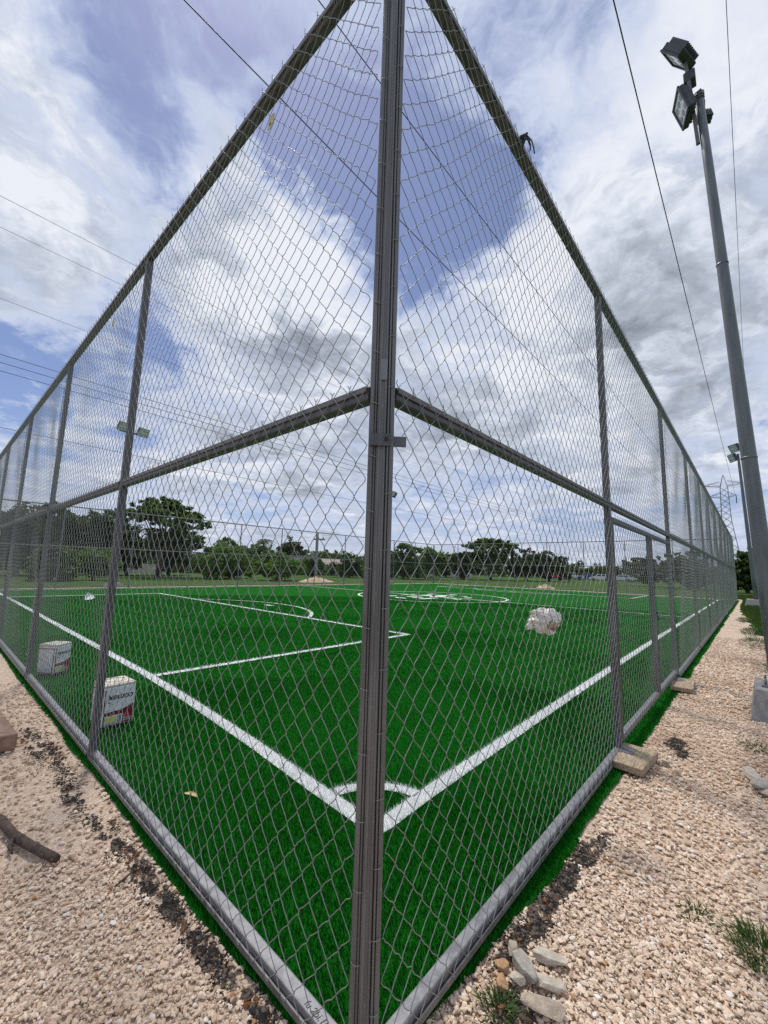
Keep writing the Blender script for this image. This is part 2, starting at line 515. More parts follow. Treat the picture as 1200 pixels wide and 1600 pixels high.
h = LW / 2
GLP = [(.862, TY - .10), (.90, 1.35), (.962, 2.15), (1.035, 3.5), (1.08, 4.8), (1.10, 8), (1.12, 14), (1.13, TY2 + h)]; TLP = [(.915, .747), (1.32, .762), (2.66, .785), (5.2, .82), (10, .855), (19, .89), (GX2 - h, .90)]
strip('goal_line', GLP); strip('goal_line', [(GX2, TY - h), (GX2, TY2 + h)])
strip('touchline', TLP); strip('touchline', [(GX + h, TY2), (GX2 - h, TY2)])
strip('halfway_line', [(17.3, TY + h), (17.3, TY2 - h)])
CY = 12.0
strip('centre_circle', arc(17.3, CY, 3.9, 0, 2 * math.pi, 96)[:-1], closed=True)
for s_, gx in ((1, GX), (-1, GX2)):
    strip('penalty_area_line', [(gx + s_ * (h + .085), 4.82), (gx + s_ * 5.3, 4.82)])
    strip('penalty_area_line', [(gx + s_ * h, 19.18), (gx + s_ * 5.3, 19.18)])
    strip('penalty_area_line', [(gx + s_ * 5.25, 4.82 + h), (gx + s_ * 5.25, 19.18 - h)])
    c0 = gx + s_ * 2.25; half = math.acos(3.0 / 4.72)
    aa = [(c0 + s_ * 4.72 * math.cos(t_), CY + 4.72 * math.sin(t_)) for t_ in np.linspace(-half + .014, half - .014, 40)]
    strip('penalty_arc', aa)
    strip('penalty_mark', [(gx + s_ * 6.35, CY - .22), (gx + s_ * 6.35, CY + .22)], .2)
for cx, cy, a0 in ((GX, TY, 0), (GX2, TY, math.pi / 2), (GX2, TY2, math.pi), (GX, TY2, 1.5 * math.pi)):
    if (cx, cy) == (GX, TY): cx, cy = .862, .747
    d0 = .07 / .45
    strip('corner_arc', arc(cx, cy, .45, a0 + d0 * .8, a0 + math.pi / 2 - d0 * 1.5, 16), .085)
# half-worn white club crest in the centre circle
crest = [(-1.6, -.9, 1.6, .28), (-1.5, -.2, .9, .3), (-.9, .5, 1.2, .3), (-.2, -1.3, .35, .9), (.1, -.3, 1.5, .45), (.35, .6, .8, .5), (1.1, -.1, .5, 1.5), (1.5, 1.1, .9, .25),
         (-.1, 1.5, 1.3, .25), (-1.8, 1.2, .6, .3), (.9, -1.7, .8, .26), (-.6, -2.0, .7, .22), (2.3, .2, .4, .6), (-2.5, .1, .35, .8), (1.7, -1.0, .5, .3)]
for x, y, a, b in crest:
    k = 9; ph = random.random() * 6
    pts = [(17.3 + x + a / 2 * math.cos(t_) * (1 + .25 * math.sin(3 * t_ + ph)), CY + y + b / 2 * math.sin(t_) * (1 + .25 * math.cos(2 * t_ + ph))) for t_ in [2 * math.pi * i / k for i in range(k)]]
    o = sheet('crest_marking', pts, ZL, M_LINE, None, turf)


# ---- turf blades near the corner
def on_line(x, y):
    gx = np.interp(y, [p[1] for p in GLP], [p[0] for p in GLP]); ty = np.interp(x, [p[0] for p in TLP], [p[1] for p in TLP])
    d = ((np.abs(x - gx) < h) & (y > .70)) | ((np.abs(y - ty) < h) & (x > .82))
    r = np.hypot(x - .862, y - .747)
    d |= (np.abs(r - .45) < .043) & (x > .88) & (y > .76)
    d |= (np.abs(y - 4.82) < h) & (x > GX) & (x < GX + 5.3)
    d |= (np.abs(x - GX - 5.25) < h) & (y > 4.82) & (y < 19.2)
    return d


def blades(n_, rmin, rmax, hgt, wid):
    r = np.sqrt(rng.uniform(rmin ** 2, rmax ** 2, n_)); a = rng.uniform(R(-8), R(98), n_)
    x = CAM.x + r * np.cos(a); y = CAM.y + r * np.sin(a)
    ylo = edge_r(x); xlo = edge_l(y)
    k = (x > xlo) & (y > ylo) & fr(x, y, np.zeros_like(x))
    x, y = x[k], y[k]; m_ = len(x)
    white = on_line(x + rng.normal(0, .004, m_), y + rng.normal(0, .004, m_))
    th = rng.uniform(0, 2 * np.pi, m_); hh = hgt * rng.uniform(.7, 1.25, m_); ww = wid * rng.uniform(.7, 1.3, m_)
    # the pile leans a little, in patches
    lean = .55 * hh * rng.uniform(.2, 1.2, m_); la = th * .55 + 1.5 * np.sin(x * 2.1) + 1.2 * np.cos(y * 1.7)
    hh = np.where(white, hh * 1.05, hh)
    b0 = np.stack([x - np.cos(th) * ww / 2, y - np.sin(th) * ww / 2, np.zeros(m_)], 1)
    b1 = np.stack([x + np.cos(th) * ww / 2, y + np.sin(th) * ww / 2, np.zeros(m_)], 1)
    t0 = np.stack([x + np.cos(la) * lean, y + np.sin(la) * lean, hh * .93], 1)
    V = np.stack([b0, b1, t0], 1).reshape(-1, 3)
    F = np.arange(3 * m_).reshape(-1, 3)
    g = rng.uniform(0, 1, m_)[:, None]
    c = np.array([.008, .115, .008]) * (1 - g) + np.array([.015, .250, .016]) * g
    c = c * (.84 + .34 * vnoise(x, y, .9, 31) + .10 * vnoise(x, y, 5, 32))[:, None]
    olive = rng.uniform(0, 1, m_) < .06
    c[olive] = np.array([.05, .12, .015])
    wc = np.array([.80, .81, .80]) + .10 * g
    return V, F, c, wc, white


bl = [blades(150000, .9, 3.2, .026, .0042), blades(170000, 3.2, 5.6, .026, .0062), blades(140000, 5.6, 10, .026, .011), blades(160000, 10, 20, .024, .024)]
for nm, sel in (('turf_pile', False), ('white_line_pile', True)):
    Vs, Cs = [], []
    for V, F, c, wc, wh in bl:
        k = wh == sel
        Vs.append(V.reshape(-1, 3, 3)[k].reshape(-1, 3)); Cs.append((wc if sel else c)[k])
    V = np.concatenate(Vs); C = np.concatenate(Cs)
    if sel:
        V = V.copy(); V[2::3, 2] += .004
    me = np_mesh(nm, V, np.arange(len(V)).reshape(-1, 3), C)
    tag(link(nm, me, turf, M_BLADE), kind='stuff')

# ---- loose limestone chips
ico = bmesh.new(); bmesh.ops.create_icosphere(ico, subdivisions=1, radius=1.0); ico.verts.ensure_lookup_table()
IV = np.array([v.co[:] for v in ico.verts]); IF = np.array([[v.index for v in f.verts] for f in ico.faces]); ico.free()


TAR = [(1.50, -.155, .16, .06), (1.22, -.135, .17, .055), (1.64, -.185, .10, .05), (.95, -.125, .17, .055), (.74, -.105, .12, .045), (3.55, -.30, .18, .08), (3.35, -.36, .10, .05),
       (-.125, 1.32, .045, .26), (-.11, 1.0, .04, .24), (-.15, 1.78, .05, .26), (-.095, .68, .035, .2), (-.20, 2.35, .05, .3), (-.07, .42, .03, .12), (-.24, 3.4, .06, .4), (-.16, 3.0, .04, .4), (.52, -.20, .08, .07)]


def tar(x, y):
    v = np.zeros_like(x)
    for cx, cy, rx, ry in TAR: v = np.maximum(v, np.exp(-((x - cx) / rx) ** 2 - ((y - cy) / ry) ** 2))
    return v * (.55 + .9 * vnoise(x, y, 16, 5))


def chips(x, y, size):
    m_ = len(x)
    V = IV[None] * (1 + rng.normal(0, .20, (m_, 12, 1)))
    V = V * np.stack([rng.uniform(.85, 1.5, m_), rng.uniform(.65, 1.0, m_), rng.uniform(.40, .75, m_)], 1)[:, None]
    tilt = rng.normal(0, .38, (m_, 2)); ca = np.cos(tilt[:, 0]); sa = np.sin(tilt[:, 0])
    Y = V[:, :, 1] * ca[:, None] - V[:, :, 2] * sa[:, None]; Z = V[:, :, 1] * sa[:, None] + V[:, :, 2] * ca[:, None]
    a = rng.uniform(0, 6.283, m_); c_, s_ = np.cos(a)[:, None], np.sin(a)[:, None]
    X = V[:, :, 0] * c_ - Y * s_; Y2 = V[:, :, 0] * s_ + Y * c_
    P = np.stack([X, Y2, Z], 2) * size[:, None, None]
    zc = -.010 + size * rng.uniform(.1, .55, m_) + .004
    P[:, :, 0] += x[:, None]; P[:, :, 1] += y[:, None]; P[:, :, 2] += zc[:, None]
    F = IF[None] + 12 * np.arange(m_)[:, None, None]
    g = rng.uniform(0, 1, (m_, 1)); warm = rng.uniform(0, 1, m_)
    c = np.array([.60, .450, .325]) * (1 - g) + np.array([.85, .70, .545]) * g
    c[warm < .07] = np.array([.46, .35, .25]); c[warm > .955] = np.array([.82, .77, .70]); c[(warm > .93) & (warm < .955)] = np.array([.44, .24, .12])
    br = np.clip((vnoise(x, y, 1.7, 11) - .55) * 1.6, 0, .45)[:, None]
    c = c * (1 - br) + np.array([.40, .26, .155]) * br
    t_ = tar(x, y); k = t_ > .42
    c[k] = c[k] * .16 + np.array([.012, .011, .012]); ru = k & (warm > .86); c[ru] = np.array([.22, .085, .03])
    return P.reshape(-1, 3), F.reshape(-1, 3), np.repeat(c, 20, 0)


def scatter(n_, x0, x1, y0, y1, rmin, rmax, s0, s1, side):
    x = rng.uniform(x0, x1, n_); y = rng.uniform(y0, y1, n_); r = np.hypot(x - CAM.x, y - CAM.y)
    k = (r >= rmin) & (r < rmax) & fr(x, y, np.zeros_like(x))
    if side == 'L': k &= x < edge_l(y) + .004
    else: k &= y < edge_r(x) + .004
    x, y = x[k], y[k]
    size = rng.uniform(0, 1, len(x)) ** 1.8 * (s1 - s0) + s0
    return chips(x, y, size)


parts_ = [scatter(36000, -2.2, -.02, -.6, 3.0, .5, 2.4, .0035, .0065, 'L'), scatter(36000, .0, 2.4, -2.4, -.02, .5, 2.4, .0035, .0065, 'R'), scatter(30000, -2.2, -.02, -.6, 3.2, .5, 2.7, .0045, .0120, 'L'), scatter(14000, -3.5, -.05, 1, 6.5, 2.7, 6.5, .007, .014, 'L'),
          scatter(34000, -.0, 2.4, -2.6, -.02, .5, 2.7, .0045, .0120, 'R'), scatter(26000, .8, 6.5, -2.2, -.10, 2.7, 6.2, .0065, .014, 'R'),
          scatter(14000, 4.8, 13, -1.5, -.12, 6.2, 13, .011, .022, 'R')]
tx, ty_ = [], []
for cx, cy, rx, ry in TAR:
    q = int(6500 * (rx * ry) ** .75 * 3); tx.append(rng.normal(cx, rx * .62, q)); ty_.append(rng.normal(cy, ry * .62, q))
tx = np.concatenate(tx); ty_ = np.concatenate(ty_); kk = ((tx < edge_l(ty_)) | (ty_ < edge_r(tx))) & (vnoise(tx, ty_, 22, 41) * .6 + vnoise(tx, ty_, 7, 42) * .4 > .50); tx, ty_ = tx[kk], ty_[kk]
v, f, c = chips(tx, ty_, rng.uniform(.0022, .0055, len(tx))); v = v + np.array([0, 0, .004]); c = np.repeat(rng.uniform(.012, .05, (len(tx), 1)) * np.array([1.05, .98, .95]), 20, 0)
parts_.append((v, f, c))
V = []; F = []; C = []; k = 0
for v, f, c in parts_:
    V.append(v); F.append(f + k); C.append(c); k += len(v)
me = np_mesh('loose_gravel', np.concatenate(V), np.concatenate(F), np.concatenate(C))
o = link('loose_gravel', me, None, M_STONE); tag(o, 'loose pale limestone chips covering the path on both sides of the fence', 'gravel', kind='stuff')

# ------------------------------------------------------------------ chain-link fences
HP, WP = .056, .048          # half diamond height and width


def wire_mesh(name, L, z0, z1, detail, rad=.0016, seed=1, bulge=.012, tips=True):
    """zig-zag wires hooked into each other, lying in the local XZ plane"""
    rg = np.random.default_rng(seed)
    nw = max(2, int(round(L / WP))); wp = L / nw; ns = int(round((z1 - z0) / HP)); hp = (z1 - z0) / ns
    fr_ = {3: [0, .07, .24, .5, .76, .93], 2: [0, .14, .5, .86], 1: [0, .5]}[detail]
    sides = {3: 5, 2: 3, 1: 3}[detail]
    s_ = np.concatenate([np.arange(ns)[:, None] + np.array(fr_)[None]], 0).ravel(); s_ = np.append(s_, ns)
    seg = np.minimum(np.floor(s_ + 1e-9), ns - 1); f = s_ - seg
    tri = 1 - 2 * np.abs((s_ % 2) - 1)                      # -1..1
    tri = tri * (1.06 - .06 * np.abs(tri)) + .07 * np.sin(np.pi * tri)
    a = .0042
    yy = np.where(seg % 2 == 0, 1, -1) * a * np.minimum(1, np.minimum(f, 1 - f) / .10)
    zz = z0 + s_ * hp
    if tips:
        tri = np.append(tri, tri[-1] * .72); yy = np.append(yy, .004); zz = np.append(zz, z1 + .014)
    i = np.arange(nw)[:, None]; sg = np.where(i % 2 == 0, 1, -1)
    X = (i + .5) * wp + sg * tri[None] * wp / 2 * 1.03
    Y = np.broadcast_to(yy[None] * sg, X.shape).copy(); Z = np.broadcast_to(zz[None], X.shape).copy()
    # slack: the net is pulled out of true, differently from place to place
    gx = rg.normal(0, 1, (3, 4)); fade = np.sin(np.clip((Z - z0) / (z1 - z0), 0, 1) * np.pi)
    dx = np.zeros_like(X); dy = np.zeros_like(X); dz_ = np.zeros_like(X)
    for k in range(4):
        kx, kz, ph = rg.uniform(1, 6), rg.uniform(1, 7), rg.uniform(0, 6.28)
        w_ = np.sin(kx * X + kz * Z + ph)
        dx += .006 * w_ * fade; dy += bulge * .5 * np.sin(kx * .8 * X - kz * .6 * Z + ph * 2) * fade; dz_ += .006 * np.cos(kz * Z * .7 + kx * X + ph)* fade
    X = X + dx + rg.normal(0, .0012, X.shape); Y = Y + dy; Z = Z + dz_ + rg.normal(0, .0010, Z.shape)
    edge = np.minimum(1, np.minimum(X, L - X) / .15).clip(0, 1); Y = Y * (.25 + .75 * edge)
    P = np.stack([X, Y, Z], 2)
    Tn = np.gradient(P, axis=1); Tn /= np.linalg.norm(Tn, axis=2, keepdims=True) + 1e-9
    n1_ = np.cross(Tn, np.array([0, 1.0, .05])); n1_ /= np.linalg.norm(n1_, axis=2, keepdims=True) + 1e-9
    n2_ = np.cross(Tn, n1_)
    an = 2 * np.pi * np.arange(sides) / sides
    V = P[:, :, None] + rad * (n1_[:, :, None] * np.cos(an)[None, None, :, None] + n2_[:, :, None] * np.sin(an)[None, None, :, None])
    npt = P.shape[1]
    b = (np.arange(nw)[:, None, None] * npt + np.arange(npt - 1)[None, :, None]) * sides
    k = np.arange(sides)[None, None]; k2 = (k + 1) % sides
    F = np.stack(np.broadcast_arrays(b + k, b + k2, b + sides + k2, b + sides + k), -1).reshape(-1, 4)
    return np_mesh(name, V.reshape(-1, 3), F, smooth=True)


ZM, ZT = 2.03, 4.0            # middle and top rail heights
net_cache = {}


def net(parent, x, L, z0, z1, detail, seed, rot, off):
    """one roll of netting between two posts; shared between equal far bays"""
    Lq = L if detail == 3 else 3.0
    key = (round(Lq, 2), z0, z1, detail, seed if detail == 3 else seed % 2)
    if key not in net_cache:
        net_cache[key] = wire_mesh('wire_netting', Lq, z0, z1, detail, .0015 if detail == 3 else .0018, seed=seed + 3)
        net_cache[key].materials.append(M_WIRE)
    o = link('wire_netting', net_cache[key], parent)
    o.scale.x = L / Lq
    o.rotation_euler.z = rot
    if rot == 0: o.location = (x, off, 0)
    else: o.location = (off, x, 0)
    tag(o, kind='stuff')
    return o


post_cache = {}


def post_mesh(hgt, s_=.05, material=None):
    k = (hgt, s_, material)
    if k not in post_cache:
        post_cache[k] = MB().bbox((0, 0, hgt / 2), (s_, s_, hgt), .006).mesh('post'); post_cache[k].materials.append(material or M_GALV)
    return post_cache[k]


def fence(name, label, axis, fixed, posts, out, first_detail, lower_skip=(), zr0=.055, skip_rail=(), near=True, group='chain link fences round the pitch', seed0=0):
    """axis 'x': runs along X at y = fixed; 'y': runs along Y at x = fixed. out = -1/+1: side the netting hangs on"""
    root = empty(name, (posts[0], fixed, 0) if axis == 'x' else (fixed, posts[0], 0), label, 'fence', group)
    rot = 0 if axis == 'x' else math.pi / 2

    def loc(u, v, z=0):
        return (u - posts[0], v, z) if axis == 'x' else (v, u - posts[0], z)

    def rbox(nm, u0, u1, v, z, d, material, bev=.006):
        c = loc((u0 + u1) / 2, v, z); dim = (u1 - u0, d[0], d[1]) if axis == 'x' else (d[0], u1 - u0, d[1])
        return MB().bbox(c, dim, bev).build(nm, material, root)
    for i, u in enumerate(posts):
        if i == 0 and near: continue                       # the heavy corner post stands there
        o = link('post', post_mesh(ZT - .03, .05, None if near else M_ZINC), root); o.location = loc(u, 0)
    a, b = posts[0] + (.045 if near else 0), posts[-1]
    rbox('top_rail', a, b, 0, ZT, (.056, .056), M_GALV if near else M_ZINC, .012)
    if near: rbox('clamping_bar', a, b, out * .0335, ZT - .004, (.006, .026), M_GALV2, .001)
    for i in range(len(posts) - 1):
        u0, u1 = posts[i] + (.045 if i == 0 and near else .026), posts[i + 1] - .026
        rbox('middle_rail', u0, u1, 0, ZM, (.05, .05), M_GALV if near else M_ZINC)
        if near and i < 4: rbox('clamping_bar', u0, u1, out * .030, ZM + .011, (.006, .020), M_GALV2, .001)
        if i not in lower_skip:
            rbox('bottom_rail', u0, u1, 0, zr0, (.046, .046), M_ZINC if near else M_GALV, .006)
            if near and i < 6: rbox('clamping_bar', u0, u1, out * .030, zr0 - .012, (.007, .022), M_GALV2, .001)
        det = first_detail if i == 0 else (2 if near and i < 3 else 1)
        if not near: det = 1
        L = posts[i + 1] - posts[i]
        off = out * .036
        if axis == 'x':
            x = posts[i] - posts[0] + (.03 if i == 0 and near else 0)
        else:
            x = posts[i] - posts[0] + (.03 if i == 0 and near else 0)
        if i == 0 and near: L -= .03
        if i not in lower_skip: net(root, x, L, .05, ZM + .03, det, seed0 + 2 * i, rot, off)
        net(root, x, L, ZM + .005, ZT + .02, det, seed0 + 2 * i + 1, rot, off * 1.12)
    return root


RP = [0, 2.89, 6.26, 9.36, 12.15, 14.9, 17.9, 21.0, 24.1, 27.2, 30.6, FX]
LP = [0, 2.75, 5.60, 8.64, 11.7, 14.75, 17.8, 20.9, FY]
fr_right = fence('chain_link_fence', 'tall galvanised chain link fence with a gate, running right beside the touchline and gravel path', 'x', 0.0, RP, -1, 3, lower_skip=(1,), seed0=10)
fr_left = fence('chain_link_fence', 'tall galvanised chain link fence behind the near goal line, running off to the left', 'y', 0.0, LP, -1, 3, seed0=40)
OP = [.05, 3.3, 6.4, 9.5, 12.65, 15.8, 18.9, 21.95, 25.05, 28.15, 31.4, FX - .05]
EP = [.05, 3.3, 6.3, 9.25, 12.2, 15.15, 18.1, 21.05, FY - .05]
fr_far = fence('chain_link_fence', 'far chain link fence across the pitch, in front of the trees at left and centre', 'x', FY, OP, 1, 1, near=False, seed0=70)
fr_end = fence('chain_link_fence', 'far chain link fence at the opposite goal end, in front of the parked cars', 'y', FX, EP, -1, 1, near=False, seed0=80)

# corner post: a channelled tube with two angle bars, clamp and latch plate
RZ = Matrix.Rotation(R(-45), 3, 'Z')      # local x = to the right of the picture, local -y = towards the camera
cp = empty('corner_post', (0, 0, 0), 'heavy ribbed steel corner post in the foreground where the two fences meet', 'post')


def cbox(nm, c, d, material, bev=.002, parent=cp):
    return MB().bbox(RZ @ Vector(c), d, bev, RZ).build(nm, material, parent)


HC = 4.16
cbox('gap_backing', (0, .045, HC / 2 - .015), (.084, .004, HC - .03), M_GALV2, .001)  # backing added so the gaps between the bars show dark
cbox('tube', (0, .012, HC / 2), (.032, .050, HC), M_GALV2, .004)
for x, w_, y in ((-.0075, .008, -.0145), (.0105, .007, -.0145)):
    cbox('rib', (x, y, HC / 2 - .005), (w_, .005, HC - .01), M_GALV2, .0015)
for x, w_, y in ((-.0335, .013, 0.0), (-.0215, .006, .004), (.0215, .006, -.004), (.0345, .014, 0.0)):
    cbox('angle_bar', (x, y, HC / 2 - .01), (w_, .030, HC - .02), M_GALV2, .002)
cbox('clamp_band', (-.006, -.0215, 1.853), (.072, .006, .042), M_GALV, .0015)
cbox('latch_plate', (.058, -.004, 1.853), (.052, .005, .036), M_GALV, .0015)
b = MB(); b.tube([RZ @ Vector((.016, -.024, 1.856)), RZ @ Vector((.016, -.036, 1.856))], .0075, 6, smooth=False)
b.tube([RZ @ Vector((.016, -.034, 1.856)), RZ @ Vector((.016, -.046, 1.855))], .004, 6)
b.build('bolt', M_DARK, cp)
cbox('weld_plate', (.002, -.0185, 2.10), (.024, .003, .075), M_ZINC, .001)
for s_ in (-1, 1):                                         # tie wires holding the netting to the post
    for k in range(22):
        z = .18 + k * .183 + .03 * s_
        a0 = RZ @ Vector((s_ * .0275, -.012, z)); pts = [a0 + RZ @ Vector((s_ * .012 * math.sin(t_) , -.008 * math.cos(t_) - .002, .007 * t_ / 3)) for t_ in np.linspace(-1.5, 1.8, 7)]
        MB().tube(pts, .0013, 5).build('tie_wire', M_WIRE, cp)

# ---- gate: two leaves hung in the second bay of the right fence
for x0, x1, nm in ((2.945, 4.715, 'gate leaf of the right fence, the nearer one by the first plank'), (4.765, 6.205, 'gate leaf of the right fence, the farther one by the second plank')):
    g = empty('gate_leaf', (x0, 0, 0), 'chain link ' + nm, 'gate', 'gate leaves in the right fence')
    Lg = x1 - x0; zt = 1.93; zb = .10; t_ = .045
    for x in (t_ / 2, Lg - t_ / 2):
        MB().bbox((x, 0, (zt + zb) / 2), (t_, t_, zt - zb), .005).build('stile', M_GALV, g)
    MB().bbox((Lg / 2, 0, zt - t_ / 2), (Lg - 2 * t_ - .002, t_, t_), .005).build('top_bar', M_GALV, g)
    MB().bbox((Lg / 2, 0, zb + t_ / 2), (Lg - 2 * t_ - .002, t_, t_), .005).build('bottom_bar', M_ZINC, g)
    key = ('gate', Lg); me = wire_mesh('wire_netting', Lg, zb, zt + .01, 2, .0018, seed=int(x0 * 10)); me.materials.append(M_WIRE)
    o = link('wire_netting', me, g); o.location = (0, -.034, 0); tag(o, kind='stuff')
    for z in (.45, 1.5):
        xh = -.022 if x0 < 4 else Lg + .022
        MB().tube([(xh, -.02, z - .04), (xh, -.02, z + .04)], .011, 8).build('hinge', M_GALV2, g)
    if x0 < 4:
        b = MB(); b.tube([(Lg - .1, -.045, 1.02), (Lg + .09, -.045, 1.02)], .008, 8); b.tube([(Lg - .06, -.045, 1.02), (Lg - .06, -.06, .97), (Lg - .06, -.06, .93)], .006, 6)
        b.build('latch', M_DARK, g)

# ------------------------------------------------------------------ floodlight poles
def flood_unit(parent, c, aim, size=(.42, .12, .34), lens=True):
    """floodlight head: finned casting, visor frame, glass with lamp cells; aim = direction the glass faces"""
    q = Vector(aim).normalized().to_track_quat('-Y', 'Z').to_matrix(); c = Vector(c)
    W, D, Hh = size
    hd = MB().bbox(c, (W, D * .55, Hh), .015, q).build('floodlight', M_DARK, parent)
    fb = MB()
    for k in range(8):
        x = (k - 3.5) / 8 * W * .92
        fb.box(c + q @ Vector((x, D * .48, 0)), (.012, D * .42, Hh * .86), q)
    tag(fb.build('cooling_fin', M_DARK, hd), kind='stuff')
    fm = MB(); fy = -D * .275 - .012
    for x, z, dx, dz_ in ((0, Hh / 2 - .012, W, .024), (0, -Hh / 2 + .012, W, .024), (-W / 2 + .012, 0, .024, Hh - .05), (W / 2 - .012, 0, .024, Hh - .05)):
        fm.box(c + q @ Vector((x, fy, z)), (dx, .024, dz_), q)
    fm.build('bezel', M_DARK, hd)
    MB().box(c + q @ Vector((0, -D * .275 - .006, 0)), (W - .05, .006, Hh - .05), q).build('lamp_glass', M_LENS, hd)
    for x in (-.28, 0, .28):
        for z in (-.2, .2):
            b_ = MB(); b_.tube([c + q @ Vector((x * W, -D * .275 - .009, z * Hh)), c + q @ Vector((x * W, -D * .275 - .013, z * Hh))], .038, 10, smooth=False); b_.build('lamp_cell', M_LEDS, hd)
    return hd


def light_pole(label, base, top, heads, r0=.085, r1=.045, block=(.80, .52, .30), detail=True):
    g = empty('light_pole', (base[0], base[1], 0), label, 'light pole', 'floodlight poles round the pitch')
    t = Vector((top[0] - base[0], top[1] - base[1], top[2])); zb = block[2]
    b = MB(); k = 7
    b.tube([Vector((0, 0, zb)).lerp(t, i / k) for i in range(k + 1)], [r0 + (r1 - r0) * i / k for i in range(k + 1)], 16); b.build('pole', M_POLE, g)
    MB().box((0, 0, zb / 2 - .02), (block[0], block[1], zb + .04), None, .78).build('concrete_base', M_CONC, g)
    if detail:
        MB().bbox((0, 0, zb + .013), (.30, .30, .022), .003).build('base_plate', M_ZINC, g)
        for x in (-.115, .115):
            for y in (-.115, .115):
                MB().tube([(x, y, zb + .02), (x, y, zb + .085)], .011, 6).build('anchor_bolt', M_ZINC, g)
        for z in (2.6, 5.2):
            p = Vector((0, 0, zb)).lerp(t, z / t.z); rr = r0 + (r1 - r0) * z / t.z
            MB().tube([p, p + Vector((0, 0, .02))], rr + .004, 16).build('weld_collar', M_POLE, g)
    for (off, aim, size) in heads:
        c = t + Vector(off); flood_unit(g, c, aim, size)
    return g, t


g1, t1 = light_pole('tall grey floodlight pole rising close by at the right edge, on a concrete block', (5.23, -1.03), (5.23, -.80, 7.88),
                    [((-.06, .17, .72), (.26, .80, -.48), (.34, .15, .40)), ((-.08, .16, -.14), (-.26, .90, -.26), (.34, .10, .38)), ((.12, -.03, -.26), (.75, .5, -.25), (.17, .08, .17))])
b = MB(); b.tube([t1 + Vector((-.02, .05, -.75)), t1 + Vector((-.05, .08, .05)), t1 + Vector((-.07, .12, .74))], [.030, .030, .026], 4, smooth=False); b.build('bracket', M_GALV2, g1)
MB().bbox(t1 + Vector((0, .08, .30)), (.16, .13, .15), .01).build('driver_box', M_DARK, g1)
b = MB(); b.tube([t1 + Vector((-.03, 0, .02)), t1 + Vector((.03, -.02, .10)), t1 + Vector((.06, -.03, .02)), t1 + Vector((.05, -.05, -.1)), t1 + Vector((.01, -.045, -.22))], .011, 6); b.build('lamp_cable', M_CABLE, g1)
b = MB()
for k in range(3): b.tube([t1 + Vector((.055 * math.cos(a), .055 * math.sin(a), .0 - .04 * k)) for a in np.linspace(0, 6.28, 13)], .007, 5)
b.build('strap', M_ZINC, g1)
g2, t2 = light_pole('slim floodlight pole farther along the gravel path, standing in grass at the right', (29.0, -.92), (29.0, -.72, 8.4),
                    [((-.25, .12, .30), (-.65, .7, -.45), (.52, .2, .46)), ((-.12, .24, -.22), (-.5, .8, -.3), (.5, .16, .46))], .105, .06, (1.3, 1.0, .32), False)
g3, t3 = light_pole('far floodlight pole with two lamps, mostly hidden by the first left fence post', (6.03, 25.15), (6.07, 25.15, 8.75),
                    [((-.50, -.12, .20), (.25, -1, -.62), (.60, .22, .52)), ((.50, -.12, .10), (.25, -1, -.62), (.60, .22, .52))], .09, .05, (.8, .8, .2), False)
MB().bbox(t3 + Vector((0, 0, -.05)), (1.3, .08, .08), .008).build('cross_arm', M_GALV, g3)
g4, t4 = light_pole('far floodlight pole standing just right of the foreground corner post', (29.0, 25.3), (29.1, 25.3, 8.55),
                    [((-.10, -.2, .18), (-.2, -1, -.5), (.6, .2, .5)), ((.42, -.15, .10), (.6, -.7, -.5), (.6, .2, .5))], .09, .05, (.8, .8, .2), False)
MB().bbox(t4 + Vector((.12, 0, -.08)), (.9, .08, .08), .008).build('cross_arm', M_GALV, g4)

# ------------------------------------------------------------------ overhead cables and pylon
cables = [('thick overhead cable crossing the sky highest at the upper left behind the fence', 13.2, 22, .026), ('overhead cable crossing behind the netting above the corner post', 9.45, 22, .021),
          ('dark overhead cable running down to the pylon from the top right', 1.55, 22, .024), ('thin overhead cable right of the near light pole', -1.6, 22, .012),
          ('thin distant cable at far left, uppermost of the distant ones', 24.2, 18, .012), ('thin distant cable at far left, second of the distant ones', 26.7, 18, .012), ('thin distant cable at far left, third of the distant ones', 34.6, 18, .014),
          ('distant cable crossing low behind the left netting, upper of the close pair', 45.5, 18.3, .028), ('distant cable crossing low behind the left netting, lower of the close pair', 45.5, 17.6, .028),
          ('faint lowest distant cable above the tree tops', 71, 18, .035), ('faint distant cable low over the middle of the pitch', 37.0, 14.0, .022)]
for i, (lb, y, z, r) in enumerate(cables):
    x1 = 137 if i in (2,) else (140 if i < 4 else 260)
    pts = []
    for k in range(41):
        u = k / 40; x = -60 + (x1 + 60) * u
        pts.append((0 + x, y + (-.4 * u if i == 2 else 0), z + 1.6 * ((2 * u - 1) ** 2 - .25) * (.6 if i < 4 else 1.0)))
    o = MB().tube(pts, r, 5).build('power_cable', M_CABLE); tag(o, lb, 'cable', 'overhead power cables')

py = empty('pylon', (137, 3.3, 0), 'lattice steel pylon beyond the far end of the right fence', 'pylon')
HT_ = 28.3


def half(z):
    if z < 16: return 2.9 + (1.0 - 2.9) * z / 16
    return max(.05, 1.0 + (.75 - 1.0) * (z - 16) / 9) if z < 25 else .75 * (HT_ - z) / (HT_ - 25) + .03


